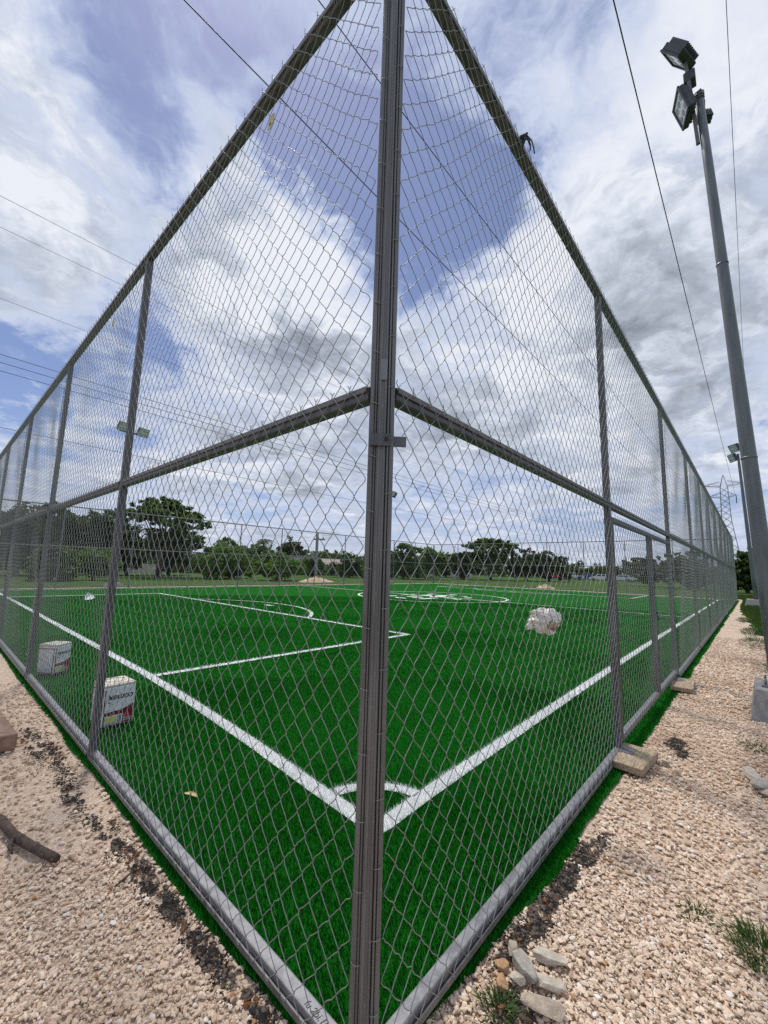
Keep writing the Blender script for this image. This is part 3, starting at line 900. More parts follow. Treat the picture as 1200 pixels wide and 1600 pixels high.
zs = [0, 3.4, 6.4, 9.1, 11.5, 13.7, 15.6, 17.4, 19, 20.6, 22, 23.5, 25, HT_]
for sx in (-1, 1):
    for sy in (-1, 1):
        MB().tube([(sx * half(z), sy * half(z), z) for z in zs], .085, 4, smooth=False).build('leg', M_ZINC, py)
for a, b_ in zip(zs[:-2], zs[1:-1]):
    for ax in (0, 1):
        for s_ in (-1, 1):
            for d_ in (-1, 1):
                p = (d_ * half(a), s_ * half(a), a); q = (-d_ * half(b_), s_ * half(b_), b_)
                if ax: p = (p[1], p[0], a); q = (q[1], q[0], b_)
                MB().tube([p, q], .042, 3, smooth=False).build('brace', M_ZINC, py)
for z, y0, y1 in ((25.2, 4.3, -4.0), (22.2, 3.2, -2.3), (18.6, 2.9, None)):
    for ye in (y0, y1):
        if ye is None: continue
        s_ = 1 if ye > 0 else -1
        for sx in (-1, 1):
            MB().tube([(sx * .8, s_ * .8, z), (0, ye, z + .55)], .055, 3, smooth=False).build('arm', M_ZINC, py)
            MB().tube([(sx * .8, s_ * .8, z + 1.4), (0, ye, z + .55)], .05, 3, smooth=False).build('arm', M_ZINC, py)
        MB().tube([(0, s_ * .8, z + .1), (0, (ye + s_ * .8) / 2, z + 1.0), (0, ye * .75, z + .5)], .05, 3, smooth=False).build('brace', M_ZINC, py)
        if z < 25: MB().tube([(0, ye, z + .5), (0, ye, z - 1.6)], .10, 6).build('insulator', M_DARK, py)

# ------------------------------------------------------------------ things by the fence
pl1 = empty('wooden_plank', (2.82, -.10, 0), 'short weathered plank under the first right fence post, nearer one', 'plank', 'planks under fence posts')
MB().bbox((0, -.012, .045), (.44, .24, .05), .006, Matrix.Rotation(R(-4), 3, 'Z')).build('board', M_WOOD, pl1)
MB().bbox((.06, .05, .0735), (.13, .13, .006), .001).build('metal_plate', M_ZINC, pl1)
pl2 = empty('wooden_plank', (5.72, -.10, 0), 'short weathered plank at the far gate post, farther one', 'plank', 'planks under fence posts')
MB().bbox((.05, -.02, .045), (.60, .23, .05), .006, Matrix.Rotation(R(3), 3, 'Z')).build('board', M_WOOD, pl2)
MB().bbox((.20, .05, .0735), (.15, .12, .006), .001).build('metal_plate', M_ZINC, pl2)

bk = empty('timber_block', (-.47, 3.75, 0), 'reddish brown block lying on the gravel at the left edge', 'block')
MB().bbox((0, 0, .065), (.20, .88, .115), .012, Matrix.Rotation(R(3), 3, 'Z')).build('block', M_BLOCK, bk)

tw = MB(); tw.tube([(-.72, 2.75, .03), (-.60, 2.42, .035), (-.53, 2.20, .03), (-.50, 2.02, .022), (-.455, 1.85, .026), (-.415, 1.74, .022), (-.385, 1.655, .024)], [.020, .021, .022, .021, .020, .020, .017], 8)
tw.tube([(-.50, 2.0, .02), (-.525, 1.93, .02), (-.52, 1.87, .012)], [.012, .010, .005], 6)
tag(tw.build('fallen_branch', M_TWIG), 'dark crooked branch lying on the gravel at far left', 'branch')
tw = MB(); tw.tube([(-.245, 1.285, .014), (-.205, 1.30, .018), (-.165, 1.325, .016)], [.003, .0055, .004], 6)
tag(tw.build('twig', M_TWIG), 'small dark twig on the gravel near the left bottom rail', 'twig')


def stone(loc, d, rz, c, label, seed, grp='larger stones on the gravel'):
    bm = bmesh.new(); bmesh.ops.create_icosphere(bm, subdivisions=3, radius=.5)
    rg = random.Random(seed)
    planes = [(Vector((rg.gauss(0, 1), rg.gauss(0, 1), rg.gauss(0, .8))).normalized(), rg.uniform(.26, .42)) for _ in range(11)] + [(Vector((rg.uniform(-.15, .15), rg.uniform(-.15, .15), 1)).normalized(), .30)]
    for v in bm.verts:
        for nn, dd in planes:
            e = v.co.dot(nn) - dd
            if e > 0: v.co -= nn * e
        v.co *= 1 + .05 * mnoise.noise(v.co * 5 + Vector((seed, 0, 0)))
        v.co = Vector((v.co.x * d[0] * 1.25, v.co.y * d[1] * 1.25, v.co.z * d[2] * 1.05))
    me = bpy.data.meshes.new('stone'); bm.to_mesh(me); bm.free()
    nm = 'stone_%d' % seed
    me.materials.append(mat('rock_tone_%d' % (hash(c) % 9999), c, .9, 0, speckle(tuple(q * .72 for q in c), c, 45, 6, bump=.5, bscale=160), .2))
    o = link('stone', me); o.location = loc; o.rotation_euler = (rg.uniform(-.12, .12), rg.uniform(-.12, .12), rz)
    return tag(o, label, 'stone', grp)


GREY, PALE, ORNG, TAN = (.42, .385, .33), (.58, .51, .41), (.54, .33, .18), (.50, .41, .31)
stone((.655, -.175, .022), (.115, .07, .05), 1.0, GREY, 'largest flat grey stone in the pile beside the right fence', 1)
stone((.755, -.235, .016), (.115, .055, .035), 1.9, PALE, 'long pale slab stone right of the flat grey stone', 2)
stone((.655, -.262, .016), (.10, .05, .035), 1.95, PALE, 'pale slab stone just below the flat grey stone', 3)
stone((.565, -.288, .018), (.13, .055, .045), 2.0, TAN, 'long tan stone lowest in the pile, dark along one side', 4)
stone((.605, -.118, .018), (.05, .042, .035), .4, ORNG, 'small orange stone at the upper left of the stone pile', 5)
stone((.545, -.145, .018), (.052, .045, .04), 1.3, ORNG, 'rounded orange stone at the lower left of the stone pile', 6)
stone((.70, -.115, .016), (.06, .04, .035), .2, TAN, 'tan stone at the top of the pile by the turf edge', 7)
stone((.60, -.178, .013), (.05, .04, .03), 2.4, PALE, 'small pale stone wedged under the flat grey stone', 8)
stone((3.22, -.79, .03), (.20, .09, .06), .3, PALE, 'pale angular rubble stone at the right edge of the path', 9)
stone((3.06, -.83, .03), (.22, .10, .06), -.3, GREY, 'grey rubble stone at the right edge of the path', 10)
stone((2.93, -.90, .025), (.20, .08, .05), .9, TAN, 'tan rubble stone lowest at the right edge of the path', 11)
stone((3.02, -.29, .02), (.10, .06, .035), .2, PALE, 'pale stone on the turf edge beyond the nearer plank', 12)
stone((2.90, -.38, .015), (.05, .04, .03), .2, TAN, 'small tan stone in front of the nearer plank', 13)

lf = MB(); P = [(-.055, 0, .030), (-.03, .014, .036), (0, .018, .042), (.03, .012, .038), (.06, -.004, .030), (.03, -.008, .033), (0, -.010, .036), (-.03, -.008, .032)]
lf.add(P + [(x, y, z - .002) for x, y, z in P], [tuple(range(8)), tuple(range(15, 7, -1))] + [(i, i + 8, (i + 1) % 8 + 8, (i + 1) % 8) for i in range(8)])
o = lf.build('dry_leaf', M_LEAFDRY); o.location = (.28, 1.75, 0); o.rotation_euler.z = R(-68); tag(o, 'curled yellow dry leaf on the turf inside the left fence', 'leaf')
o = link('dry_leaf', o.data); o.location = (.40, .02, .0); o.scale = (.5, .6, .8); o.rotation_euler.z = R(30); tag(o, 'tiny brown leaf on the turf by the foot of the corner post', 'leaf')


# ---- tins of paint standing upside down on the turf
def tin(label, loc, rz, wd, ht):
    g = empty('paint_tin', (loc[0], loc[1], 0), label, 'tin', 'square paint tins on the turf'); g.rotation_euler.z = rz
    z0 = .022
    MB().bbox((0, 0, z0 + ht / 2), (wd, wd, ht), .012).build('body', M_WHITE, g)
    lid = MB().bbox((0, 0, z0 + ht + .010), (wd * .985, wd * .985, .024), .008).build('rim', M_LID, g)
    MB().bbox((0, 0, z0 + ht + .024), (wd * .86, wd * .86, .008), .003).build('inner_panel', M_LID, lid)
    MB().tube([(wd * .3 * math.cos(a), wd * .3 * math.sin(a), z0 + ht + .031) for a in np.linspace(0, 6.28, 17)], .004, 5).build('bead', M_LID, lid)
    for k, rot in enumerate((0, -90)):          # the two faces seen: front (-y) and left (-x)
        q = Matrix.Rotation(R(rot), 3, 'Z')

        def pan(nm, x0, x1, za, zb, material, lift=.0016, par=g):
            return MB().box(q @ Vector(((x0 + x1) / 2 * wd, -wd / 2 - lift / 2, z0 + (za + zb) / 2 * ht)), ((x1 - x0) * wd, lift, (zb - za) * ht), q).build(nm, material, par)
        bx_ = pan('red_band', -.44, .46, .03, .36 if k == 0 else .06, M_RED)
        pan('red_edge', -.455, -.42, .365 if k == 0 else .065, .95, M_RED)
        if k == 1: pan('red_edge', .42, .455, .065, .95, M_RED); pan('red_edge', -.40, .40, .90, .93, M_RED)
        if k == 0:
            lb = pan('label_panel', -.40, .14, .05, .27, M_LABEL, .003)
            pan('yellow_patch', -.37, -.06, .11, .24, M_YEL, .0045, lb); pan('grey_column', .0, .10, .07, .25, M_GREYP, .0045, lb)
            pan('grey_line', -.37, -.05, .07, .085, M_GREYP, .0045, lb)
            pan('red_mark', .20, .36, .16, .25, M_RED2, .003); pan('white_line', .18, .40, .135, .15, M_LABEL, .003); pan('white_line', .20, .40, .085, .10, M_LABEL, .003)
            # slanted upper edge of the red band
            vs = [q @ Vector((x * wd, -wd / 2 - .0024, z0 + z * ht)) for x, z in ((-.42, .362), (.46, .362), (.46, .50), (.10, .385))]
            MB().add(vs, [(0, 1, 2, 3)]).build('red_band', M_RED, g)
            text_mesh('lettering', 'comex', .28 * wd, M_BLACK, g, (.05 * wd, -wd / 2 - .0015, z0 + .78 * ht), (R(90), R(180), 0), .2, .0012, .0008)
            for sx, sz, w_ in ((-.34, .60, .05), (-.28, .72, .06), (-.30, .58, .03), (-.22, .55, .03)):
                pan('paint_splash', sx, sx + w_, sz, sz + .03, M_BLACK, .002)
        else:
            pan('paint_splash', .05, .13, .12, .16, M_BLACK, .002)
    return g


tin('white square paint tin just right of the first left fence post', (.295, 3.43), R(4), .255, .32)
tin('white square paint tin farther left beside the second left fence post', (.255, 5.74), R(36), .235, .33)

# ---- plastic bag caught behind the netting
bg_ = empty('plastic_bag', (1.80, .155, 1.122), 'crumpled dirty white plastic bag caught behind the right netting', 'bag')


def crumple(nm, c, d, seed, material, f1=2.0, amp=.4, tilt=0.0):
    bm = bmesh.new(); bmesh.ops.create_icosphere(bm, subdivisions=5, radius=.5); q = Matrix.Rotation(-tilt, 3, 'Y')
    for v in bm.verts:
        p = v.co * f1 + Vector((seed, seed * .7, 0)); p = p + Vector((mnoise.noise(p * .9), mnoise.noise(p * .9 + Vector((9, 0, 0))), mnoise.noise(p * .9 + Vector((0, 9, 0))))) * .7
        a = .9 * (.30 - abs(mnoise.noise(p))) + .75 * (.25 - abs(mnoise.noise(p * 2.3))) + .32 * (.2 - abs(mnoise.noise(p * 5.0)))
        v.co *= 1 + amp * a * 1.5
        v.co = q @ Vector((v.co.x * d[0], v.co.y * d[1], v.co.z * d[2]))
    me = bpy.data.meshes.new(nm); bm.to_mesh(me); bm.free(); me.polygons.foreach_set('use_smooth', [True] * len(me.polygons))
    o = link(nm, me, bg_, material); o.location = c; return o


bg_.rotation_euler.z = R(-52); bg_.scale = (.92, .92, .90)
crumple('bag_body', (-.01, 0, .0), (.155, .12, .16), 2.2, M_BAG, 1.7, .42, .5)
crumple('bag_fold', (.05, -.01, .012), (.11, .11, .13), 5.1, M_BAG, 2.0, .42, -.3)
crumple('bag_fold', (.035, 0, -.055), (.09, .08, .085), 6.7, M_BAG, 2.0, .4, .2)
crumple('bag_fold', (-.065, 0, -.022), (.10, .05, .065), 9.1, M_BAG, 2.0, .4, .6)
crumple('dirty_patch', (.048, -.040, -.022), (.075, .05, .075), 3.3, M_BAGD, 2.2, .45, .4)
b = MB(); b.tube([(-.08, -.005, -.012), (-.105, -.005, -.032), (-.128, 0, -.055), (-.124, 0, -.066), (-.10, 0, -.062), (-.07, 0, -.045)], [.011, .011, .008, .007, .009, .012], 7); b.build('handle', M_BAG, bg_)

# ---- small tags and the tie on the top rails, writing on the bottom rail
for loc, s_, lb in (((-.043, .81, 3.72), 1.0, 'small yellow plastic tag hanging below the left top rail, nearer one'), ((-.043, 3.52, 3.69), 1.0, 'small yellow tag on the left netting beyond the first post')):
    g = empty('net_tag', loc, lb, 'tag', 'yellow tags on the left netting')
    MB().bbox((0, 0, 0), (.004, .045, .072), .001, Matrix.Rotation(R(12), 3, 'X')).build('plate', M_TAG, g)
    MB().tube([(0, 0, .03), (.004, .004, .05), (.01, 0, .06)], .0015, 5).build('wire_loop', M_WIRE, g)
    MB().box((-.003, .004, -.012), (.002, .010, .014)).build('print_mark', M_BLACK, g)
kn = empty('rope_tie', (1.13, -.02, 4.0), 'dark cord tied in a knot on the right top rail', 'cord')
b = MB(); rg = random.Random(4)
b.tube([(.0, -.01, -.05), (-.01, -.045, 0), (0, -.03, .035), (.01, .0, .045)], .006, 6)
b.tube([(0, -.02, .03), (.02, -.035, .05), (.045, -.045, .045), (.05, -.05, .01), (.045, -.05, -.035)], .004, 6)
b.tube([(0, -.02, .035), (.03, -.04, .06), (.06, -.055, .04), (.075, -.06, .0), (.085, -.06, -.03)], .004, 6)
b.tube([(0, -.03, .03), (.015, -.05, .01), (.02, -.06, -.03)], .005, 6)
b.build('cord', M_CABLE, kn)
b = MB(); b.tube([(-.012, -.012, .03), (.012, -.04, .05), (.014, -.02, .028), (-.006, -.036, .04)], [.012, .016, .015, .012], 7); b.build('knot', M_CABLE, kn)
for i, (tx, u) in enumerate((('fu 2bi.1l', .195),)):
    text_mesh('handwriting', tx, .030, M_BLACK, fr_left, (-.016, u, .0786), (0, 0, R(-90)), .25, 0, .0003)
MB().bbox((9.36 - .42, -.02, 3.88), (.28, .04, .035), .003).build('bracket_stub', M_GALV, fr_right)


# ---- weeds and grass tufts on the path
def tuft(label, x, y, n_, hgt, spread, seed):
    rg = random.Random(seed); b_ = MB()
    for k in range(n_):
        a = rg.uniform(0, 6.28); r = spread * rg.random() ** .6; hh = hgt * rg.uniform(.5, 1.1); la = a + rg.uniform(-.8, .8); ln = hh * rg.uniform(.4, 1.5); w_ = rg.uniform(.0014, .0032) * (1 + hgt * 4)
        p = Vector((r * math.cos(a), r * math.sin(a), -.012)); s_ = Vector((-math.sin(la), math.cos(la), 0)) * w_
        m1 = p + Vector((math.cos(la) * ln * .35, math.sin(la) * ln * .35, hh * .6)); m2 = p + Vector((math.cos(la) * ln, math.sin(la) * ln, hh * .85))
        b_.add([p - s_, p + s_, m1 + s_, m1 - s_, m2], [(0, 1, 2, 3), (3, 2, 4)])
    o_ = b_.build('grass_tuft', L_WEED); o_.location = (x, y, 0)
    return tag(o_, label, 'weed', 'weeds on the gravel path')


tuft('dark green weed clump at the lower right edge of the gravel', 1.36, -.86, 300, .075, .12, 1)
tuft('small green tuft among the stones near the bottom of the picture', .475, -.17, 90, .05, .045, 2)
tuft('low tuft beside the concrete block of the near light pole', 3.95, -.82, 120, .05, .13, 3)
tuft('low sparse tuft left of the weed clump at lower right', 1.42, -.62, 60, .035, .06, 4)
for i, (x, y, n_, s_, st) in enumerate(((8.2, -1.05, 260, .22, 2.6), (11.6, -.80, 420, .26, 4.2), (14.2, -.74, 420, .20, 5.0), (18.2, -.52, 300, .16, 6.0))):
    o = tuft('straggling grass patch on the path edge, %s from the near light pole' % ['first', 'second', 'third', 'fourth'][i], x, y, n_, .07, s_, 20 + i); o.scale.x = st
# grass verge either side of the far pole
rg_ = np.random.default_rng(3); k = 26000
x = rg_.uniform(13, 46, k); y = rg_.uniform(-3.2, .2, k)
lim = np.interp(x, [13, 14, 24.5, 36.2, 36.3, 46], [-1.15, -.95, -.36, -.28, .2, .2]) + .12 * (vnoise(x, y, 2.2, 9) - .5)
kk = y < lim; x, y = x[kk], y[kk]; m_ = len(x); a = rg_.uniform(0, 6.28, m_); hh = rg_.uniform(.04, .13, m_); ww = rg_.uniform(.008, .016, m_); ln = hh * .5
V = np.stack([np.stack([x - np.cos(a) * ww, y - np.sin(a) * ww, np.full(m_, -.035)], 1), np.stack([x + np.cos(a) * ww, y + np.sin(a) * ww, np.full(m_, -.035)], 1),
              np.stack([x + np.sin(a) * ln, y + np.cos(a) * ln, hh], 1)], 1).reshape(-1, 3)
o = link('verge_grass', np_mesh('verge_grass', V, np.arange(3 * m_).reshape(-1, 3)), None, L_WEED); tag(o, 'short rough grass of the verge beyond the path end', 'grass', kind='stuff')

# ------------------------------------------------------------------ beyond the fence: trees, houses, cars, heaps
def crown_mesh(name, blobs_, n_leaf, leaf, rg, flat=.35):
    """leaf-sized faces gathered in clumps over a set of ellipsoids (centre, radii)"""
    vol = np.array([b_[1][0] * b_[1][1] * b_[1][2] for b_ in blobs_]) ** .7; vol = vol / vol.sum()
    V = []
    for (c, r), p in zip(blobs_, vol):
        nl = max(20, int(n_leaf * 1.7 * p)); nc = max(5, nl // 26)
        d = rg.normal(0, 1, (nc, 3)); d /= np.linalg.norm(d, axis=1, keepdims=True)
        cc = np.array(c) + d * np.array(r) * (rg.uniform(.45, 1.0, (nc, 1)) ** .5)
        cs = rg.uniform(.5, 1.25, nc) * min(r) * .42
        idx = rg.integers(0, nc, nl)
        o_ = rg.normal(0, 1, (nl, 3)) * cs[idx][:, None] * np.array([1, 1, flat + .25])
        pos = cc[idx] + o_ * .6
        a = rg.normal(0, 1, (nl, 3)); a /= np.linalg.norm(a, axis=1, keepdims=True)
        up = np.array([0, 0, 1.0]) + rg.normal(0, .6, (nl, 3)); bb = np.cross(a, up); bb /= np.linalg.norm(bb, axis=1, keepdims=True) + 1e-6
        s_ = leaf * 1.15 * rg.uniform(.5, 1.3, nl)[:, None]
        a, bb = a * s_, bb * s_ * .55
        V.append(np.stack([pos - a, pos + bb, pos + a, pos - bb], 1).reshape(-1, 3))
    V = np.concatenate(V)
    return np_mesh(name, V, np.arange(len(V)).reshape(-1, 4))


def tree(name, label, x, y, H, W, leafm, style='round', n_leaf=2600, leaf=.20, seed=1, cat='tree', group='trees beyond the pitch', trunk_h=None):
    rg = np.random.default_rng(seed); g = empty(name, (x, y, -.035), label, cat, group); bl_ = []
    if style == 'umbrella':
        for k in range(11):
            a = 2 * math.pi * k / 11 + rg.uniform(-.3, .3); r = W * .5 * rg.uniform(.35, .82); zz = H * (.90 - .30 * (r / (W * .5)) ** 2) + rg.uniform(-.05, .03) * H
            bl_.append(((r * math.cos(a), r * math.sin(a), zz), (W * .20, W * .20, H * .075)))
        for k in range(5):
            a = rg.uniform(0, 6.28); r = W * .18 * rg.uniform(0, 1); bl_.append(((r * math.cos(a), r * math.sin(a), H * rg.uniform(.88, .95)), (W * .20, W * .20, H * .075)))
        for k in range(11):
            a = rg.uniform(0, 6.28); r = W * .5 * rg.uniform(.2, .8); bl_.append(((r * math.cos(a), r * math.sin(a), H * rg.uniform(.42, .66)), (W * .18, W * .18, H * .09)))
        th = H * .5
    elif style == 'bush':
        for k in range(9):
            a = rg.uniform(0, 6.28); r = W * .5 * rg.uniform(.1, .66); q = rg.uniform(.25, .72)
            bl_.append(((r * math.cos(a), r * math.sin(a), H * q), (W * .22, W * .22, H * .26)))
        bl_.append(((0, 0, H * .70), (W * .25, W * .25, H * .28)))
        th = H * .3
    else:
        for k in range(17):
            a = rg.uniform(0, 6.28); r = W * .5 * rg.uniform(.15, .75); q = rg.uniform(.22, .84)
            bl_.append(((r * math.cos(a), r * math.sin(a), H * (q - .10 * (r / W))), (W * .20, W * .20, H * .15)))
        bl_.append(((0, 0, H * .86), (W * .17, W * .17, H * .13))); bl_.append(((0, 0, H * .6), (W * .26, W * .26, H * .2)))
        th = H * .42
    link('crown', crown_mesh('crown', bl_, n_leaf, leaf, rg), g, leafm)
    b_ = MB(); r0 = .028 * H + .04
    b_.tube([(0, 0, 0), (.03 * W * rg.normal(), .02 * W * rg.normal(), th * .5), (.02 * W * rg.normal(), .02 * W * rg.normal(), th)], [r0 * 1.25, r0 * .9, r0 * .7], 9)
    for c, r in bl_[::2]:
        st = Vector((0, 0, th * rg.uniform(.55, 1.0))); en = Vector(c); md = st.lerp(en, .5) + Vector((0, 0, .06 * H * rg.normal()))
        b_.tube([st, md, en], [r0 * .45, r0 * .28, r0 * .10], 6)
    b_.build('trunk', M_BARK, g)
    return g


tree('spreading_tree', 'big dark spreading tree with layered flat crown left of centre behind the far fence', 13.6, 40.4, 7.3, 8.2, L_MID, 'umbrella', 6500, .20, 11)
tree('broad_tree', 'dark broad tree leftmost behind the far fence', 4.0, 44, 5.7, 6.2, L_DARK, 'round', 3800, .2, 12)
tree('broad_tree', 'tall dark tree at far left, between the second and third left fence posts', 6.3, 45.5, 6.5, 5.6, L_DARK, 'round', 3800, .2, 13)
tree('broad_tree', 'dark rounded tree just left of the first left fence post', 10.6, 49, 6.8, 6.6, L_DARK, 'round', 4200, .22, 14)
tree('broad_tree', 'dark tree filling the gap left of the layered spreading tree', 12.6, 46, 5.0, 5.0, L_DARK, 'round', 3000, .2, 15)
tree('broad_tree', 'dark low tree seen behind the trunk of the layered spreading tree', 17.0, 47, 4.3, 5.5, L_DARK, 'round', 2600, .2, 37)
BG = 'bushes beyond the far fence'
tree('leafy_bush', 'light green bush low at far left in front of the dark trees', 4.6, 33.5, 2.5, 3.2, L_MID, 'bush', 2600, .13, 16, 'bush', BG)
tree('leafy_bush', 'light green bush right of the leftmost one, before the dark trees', 7.2, 34.5, 2.4, 3.2, L_LIGHT, 'bush', 2600, .13, 17, 'bush', BG)
tree('leafy_bush', 'yellow green bush right of the layered spreading tree', 17.4, 36.5, 3.2, 4.4, L_LIGHT, 'bush', 3600, .14, 18, 'bush', BG)
tree('leafy_bush', 'round bright green bush left of the corner post', 21.6, 33.0, 2.8, 4.6, L_LIGHT, 'bush', 4200, .14, 19, 'bush', BG)
tree('leafy_bush', 'shrub between the two bright green bushes, set farther back', 20.5, 39.5, 2.9, 4.6, L_MID, 'bush', 2400, .16, 20, 'bush', BG)
tree('leafy_bush', 'small rounded shrub left of the sandy heap, by the concrete pole', 34.5, 44, 2.7, 3.8, L_MID, 'bush', 1800, .16, 21, 'bush', BG)
tree('leafy_bush', 'dark shrub low to the left of the corner post', 38.5, 41, 3.2, 5.4, L_DARK, 'bush', 2400, .17, 22, 'bush', BG)
tree('broad_tree', 'dark pointed tree behind the round bright green bush', 45, 64, 6.8, 6.0, L_DARK, 'round', 2600, .26, 23)
tree('broad_tree', 'green tree behind the yellow green bush', 30, 60, 5.4, 8, L_MID, 'round', 2800, .26, 24)
tree('broad_tree', 'pale green tree behind the round bush, left of the palm', 39, 66, 5.6, 8.5, L_MID, 'round', 2800, .28, 25)
tree('broad_tree', 'green tree at the horizon just left of the corner post', 53, 62, 5.0, 9, L_MID, 'round', 2600, .28, 26)
tree('broad_tree', 'green tree just right of the corner post', 43.6, 35.4, 5.0, 5.2, L_MID, 'round', 3400, .2, 27)
tree('broad_tree', 'pale green rounded tree, second right of the corner post', 48.0, 34.6, 4.6, 5.4, L_LIGHT, 'round', 3200, .2, 28)
tree('broad_tree', 'low dark tree between the pale rounded tree and the umbrella tree', 66, 43, 4.6, 8, L_DARK, 'round', 2400, .28, 29)
tree('umbrella_tree', 'wide flat topped umbrella tree right of centre', 61.3, 31.3, 6.8, 10.5, L_MID, 'umbrella', 5600, .24, 30)
tree('broad_tree', 'dark tree standing below the left side of the umbrella tree', 56.5, 33.5, 4.4, 6.5, L_DARK, 'round', 2600, .24, 31)
tree('broad_tree', 'dark tree right of the umbrella tree', 66.5, 27.5, 5.6, 7.0, L_DARK, 'round', 3200, .25, 32)
tree('broad_tree', 'dark tree left of the red car', 70.5, 25.2, 5.2, 7.0, L_DARK, 'round', 3000, .25, 33)
tree('broad_tree', 'dark tree beyond the far end of the right fence, right of the second light pole', 54, -.4, 4.6, 4.2, L_DARK, 'round', 3400, .2, 34)
tree('broad_tree', 'dark tree seen through the farthest bays of the right fence', 58.5, 4.8, 4.5, 6.0, L_DARK, 'round', 3000, .22, 35)
tree('broad_tree', 'dark low tree seen through the right fence below the pylon', 64, 9.2, 4.2, 6.5, L_DARK, 'round', 2600, .24, 36)


def palm(label, x, y, H, seed):
    rg = random.Random(seed); g = empty('palm_tree', (x, y, -.035), label, 'palm tree', 'palms on the horizon')
    MB().tube([(0, 0, 0), (.15, .1, H * .4), (.1, 0, H * .82)], [.22, .17, .13], 8).build('trunk', M_BARK, g)
    b_ = MB()
    for k in range(22):
        a = k * 2.4 + rg.uniform(-.2, .2); el = rg.uniform(-.25, 1.0); L = H * .30
        for s_ in np.linspace(.12, 1, 8):
            p = Vector((.1 + math.cos(a) * L * s_ * math.cos(el * (1 - s_ * .6)), math.sin(a) * L * s_ * math.cos(el * (1 - s_ * .6)), H * .82 + L * (math.sin(el) * s_ - .75 * s_ * s_)))
            t_ = Vector((math.cos(a), math.sin(a), -.4)); sd_ = Vector((-math.sin(a), math.cos(a), 0)); w_ = L * .26 * (1.1 - .6 * s_)
            for e in (-1, 1): b_.add([p, p + t_ * L * .10, p + sd_ * e * w_ + t_ * L * .05 - Vector((0, 0, w_ * .6))], [(0, 1, 2)])
    b_.build('fronds', L_MID, g)


palm('palm tree right of the layered spreading tree', 32.6, 66.2, 6.6, 1)
palm('palm tree behind the round bright green bush', 35.8, 58.9, 6.4, 2)
palm('short palm at the horizon left of the concrete pole', 52.5, 66, 5.2, 3)

# woods that close the horizon
rg = np.random.default_rng(5); bl_ = []
for k in range(150):
    a = R(-12) + R(114) * (k + rg.uniform(-.5, .5)) / 150; d_ = rg.uniform(112, 165); Hh = rg.uniform(3.6, 5.6) * (1.12 if k > 40 else .9)
    bl_.append(((d_ * math.cos(a), d_ * math.sin(a), Hh * .48), (rg.uniform(3, 5.5), rg.uniform(3, 5.5), Hh * .5)))
o = link('distant_woodland', crown_mesh('distant_woodland', bl_, 30000, .52, rg, .5), None, L_DARK); tag(o, 'dark band of distant woodland along the horizon', 'woodland', kind='stuff')
rg = np.random.default_rng(6); bl_ = []
for k in range(46):
    a = R(36) + R(52) * (k + rg.uniform(-.5, .5)) / 46; d_ = rg.uniform(62, 80); Hh = rg.uniform(1.6, 3.1)
    bl_.append(((d_ * math.cos(a), d_ * math.sin(a), Hh * .42), (rg.uniform(1.6, 3), rg.uniform(1.6, 3), Hh * .5)))
o = link('scrub', crown_mesh('scrub', bl_, 16000, .24, rg, .5), None, L_MID); tag(o, 'low green scrub between the trees beyond the far fence', 'scrub', kind='stuff')

# houses
M_W1 = mat('pale_render', (.55, .48, .42), .9, 0, speckle((.48, .41, .35), (.60, .54, .48), 1.2)); M_W2 = mat('white_render', (.62, .62, .60), .9, 0, speckle((.52, .52, .50), (.68, .68, .66), 1.5))
M_ROOF = mat('grey_roofing', (.30, .27, .24), .9, 0, speckle((.24, .21, .18), (.38, .34, .30), 2.0)); M_WIN = mat('dark_window', (.03, .035, .04), .2)


def house(label, x, y, rz, w_, d_, hh, wall, roof='flat', n_win=2):
    g = empty('house', (x, y, -.035), label, 'house', 'small houses beyond the pitch'); g.rotation_euler.z = rz
    MB().box((0, 0, hh / 2), (w_, d_, hh)).build('wall', wall, g)
    if roof == 'flat':
        MB().box((0, 0, hh + .1), (w_ + .3, d_ + .3, .2)).build('roof', M_ROOF, g)
    else:
        a = w_ / 2 + .3; b_ = d_ / 2 + .3; t_ = hh + 1.1
        MB().add([(-a, -b_, hh), (a, -b_, hh), (a, b_, hh), (-a, b_, hh), (-a * .8, 0, t_), (a * .8, 0, t_)], [(0, 1, 5, 4), (2, 3, 4, 5), (0, 4, 3), (1, 2, 5), (3, 2, 1, 0)]).build('roof', M_ROOF, g)
    for k in range(n_win):
        xx = (k - (n_win - 1) / 2) * w_ / n_win
        f = MB().box((xx, -d_ / 2 - .02, hh * .55), (.95, .05, .95)).build('window', M_W2, g); MB().box((xx, -d_ / 2 - .05, hh * .55), (.78, .05, .78)).build('pane', M_WIN, f)
    MB().box((w_ * .38, -d_ / 2 - .02, 1.0), (.85, .05, 2.0)).build('door', M_WIN, g)


gw = empty('garden_wall', (16.6, 56, -.035), 'low pale garden wall left of the layered spreading tree trunk', 'wall'); gw.rotation_euler.z = R(-16)
MB().box((0, 0, .5), (6.0, .2, 1.0)).build('wall', M_W1, gw); MB().box((0, 0, 1.04), (6.1, .3, .08)).build('coping', M_W2, gw)
house('low house with pitched grey roof behind the sandy heap', 46.5, 52.5, R(-38), 6.5, 5, 1.7, M_W1, 'hip', 2)
house('small white house left of the concrete pole', 44.0, 59.0, R(-38), 4.5, 4, 3.0, M_W2, 'flat', 2)
house('low house with grey roof between the pale rounded tree and the umbrella tree', 74.5, 47.5, R(-55), 8.5, 5, 3.3, M_W2, 'hip', 3)


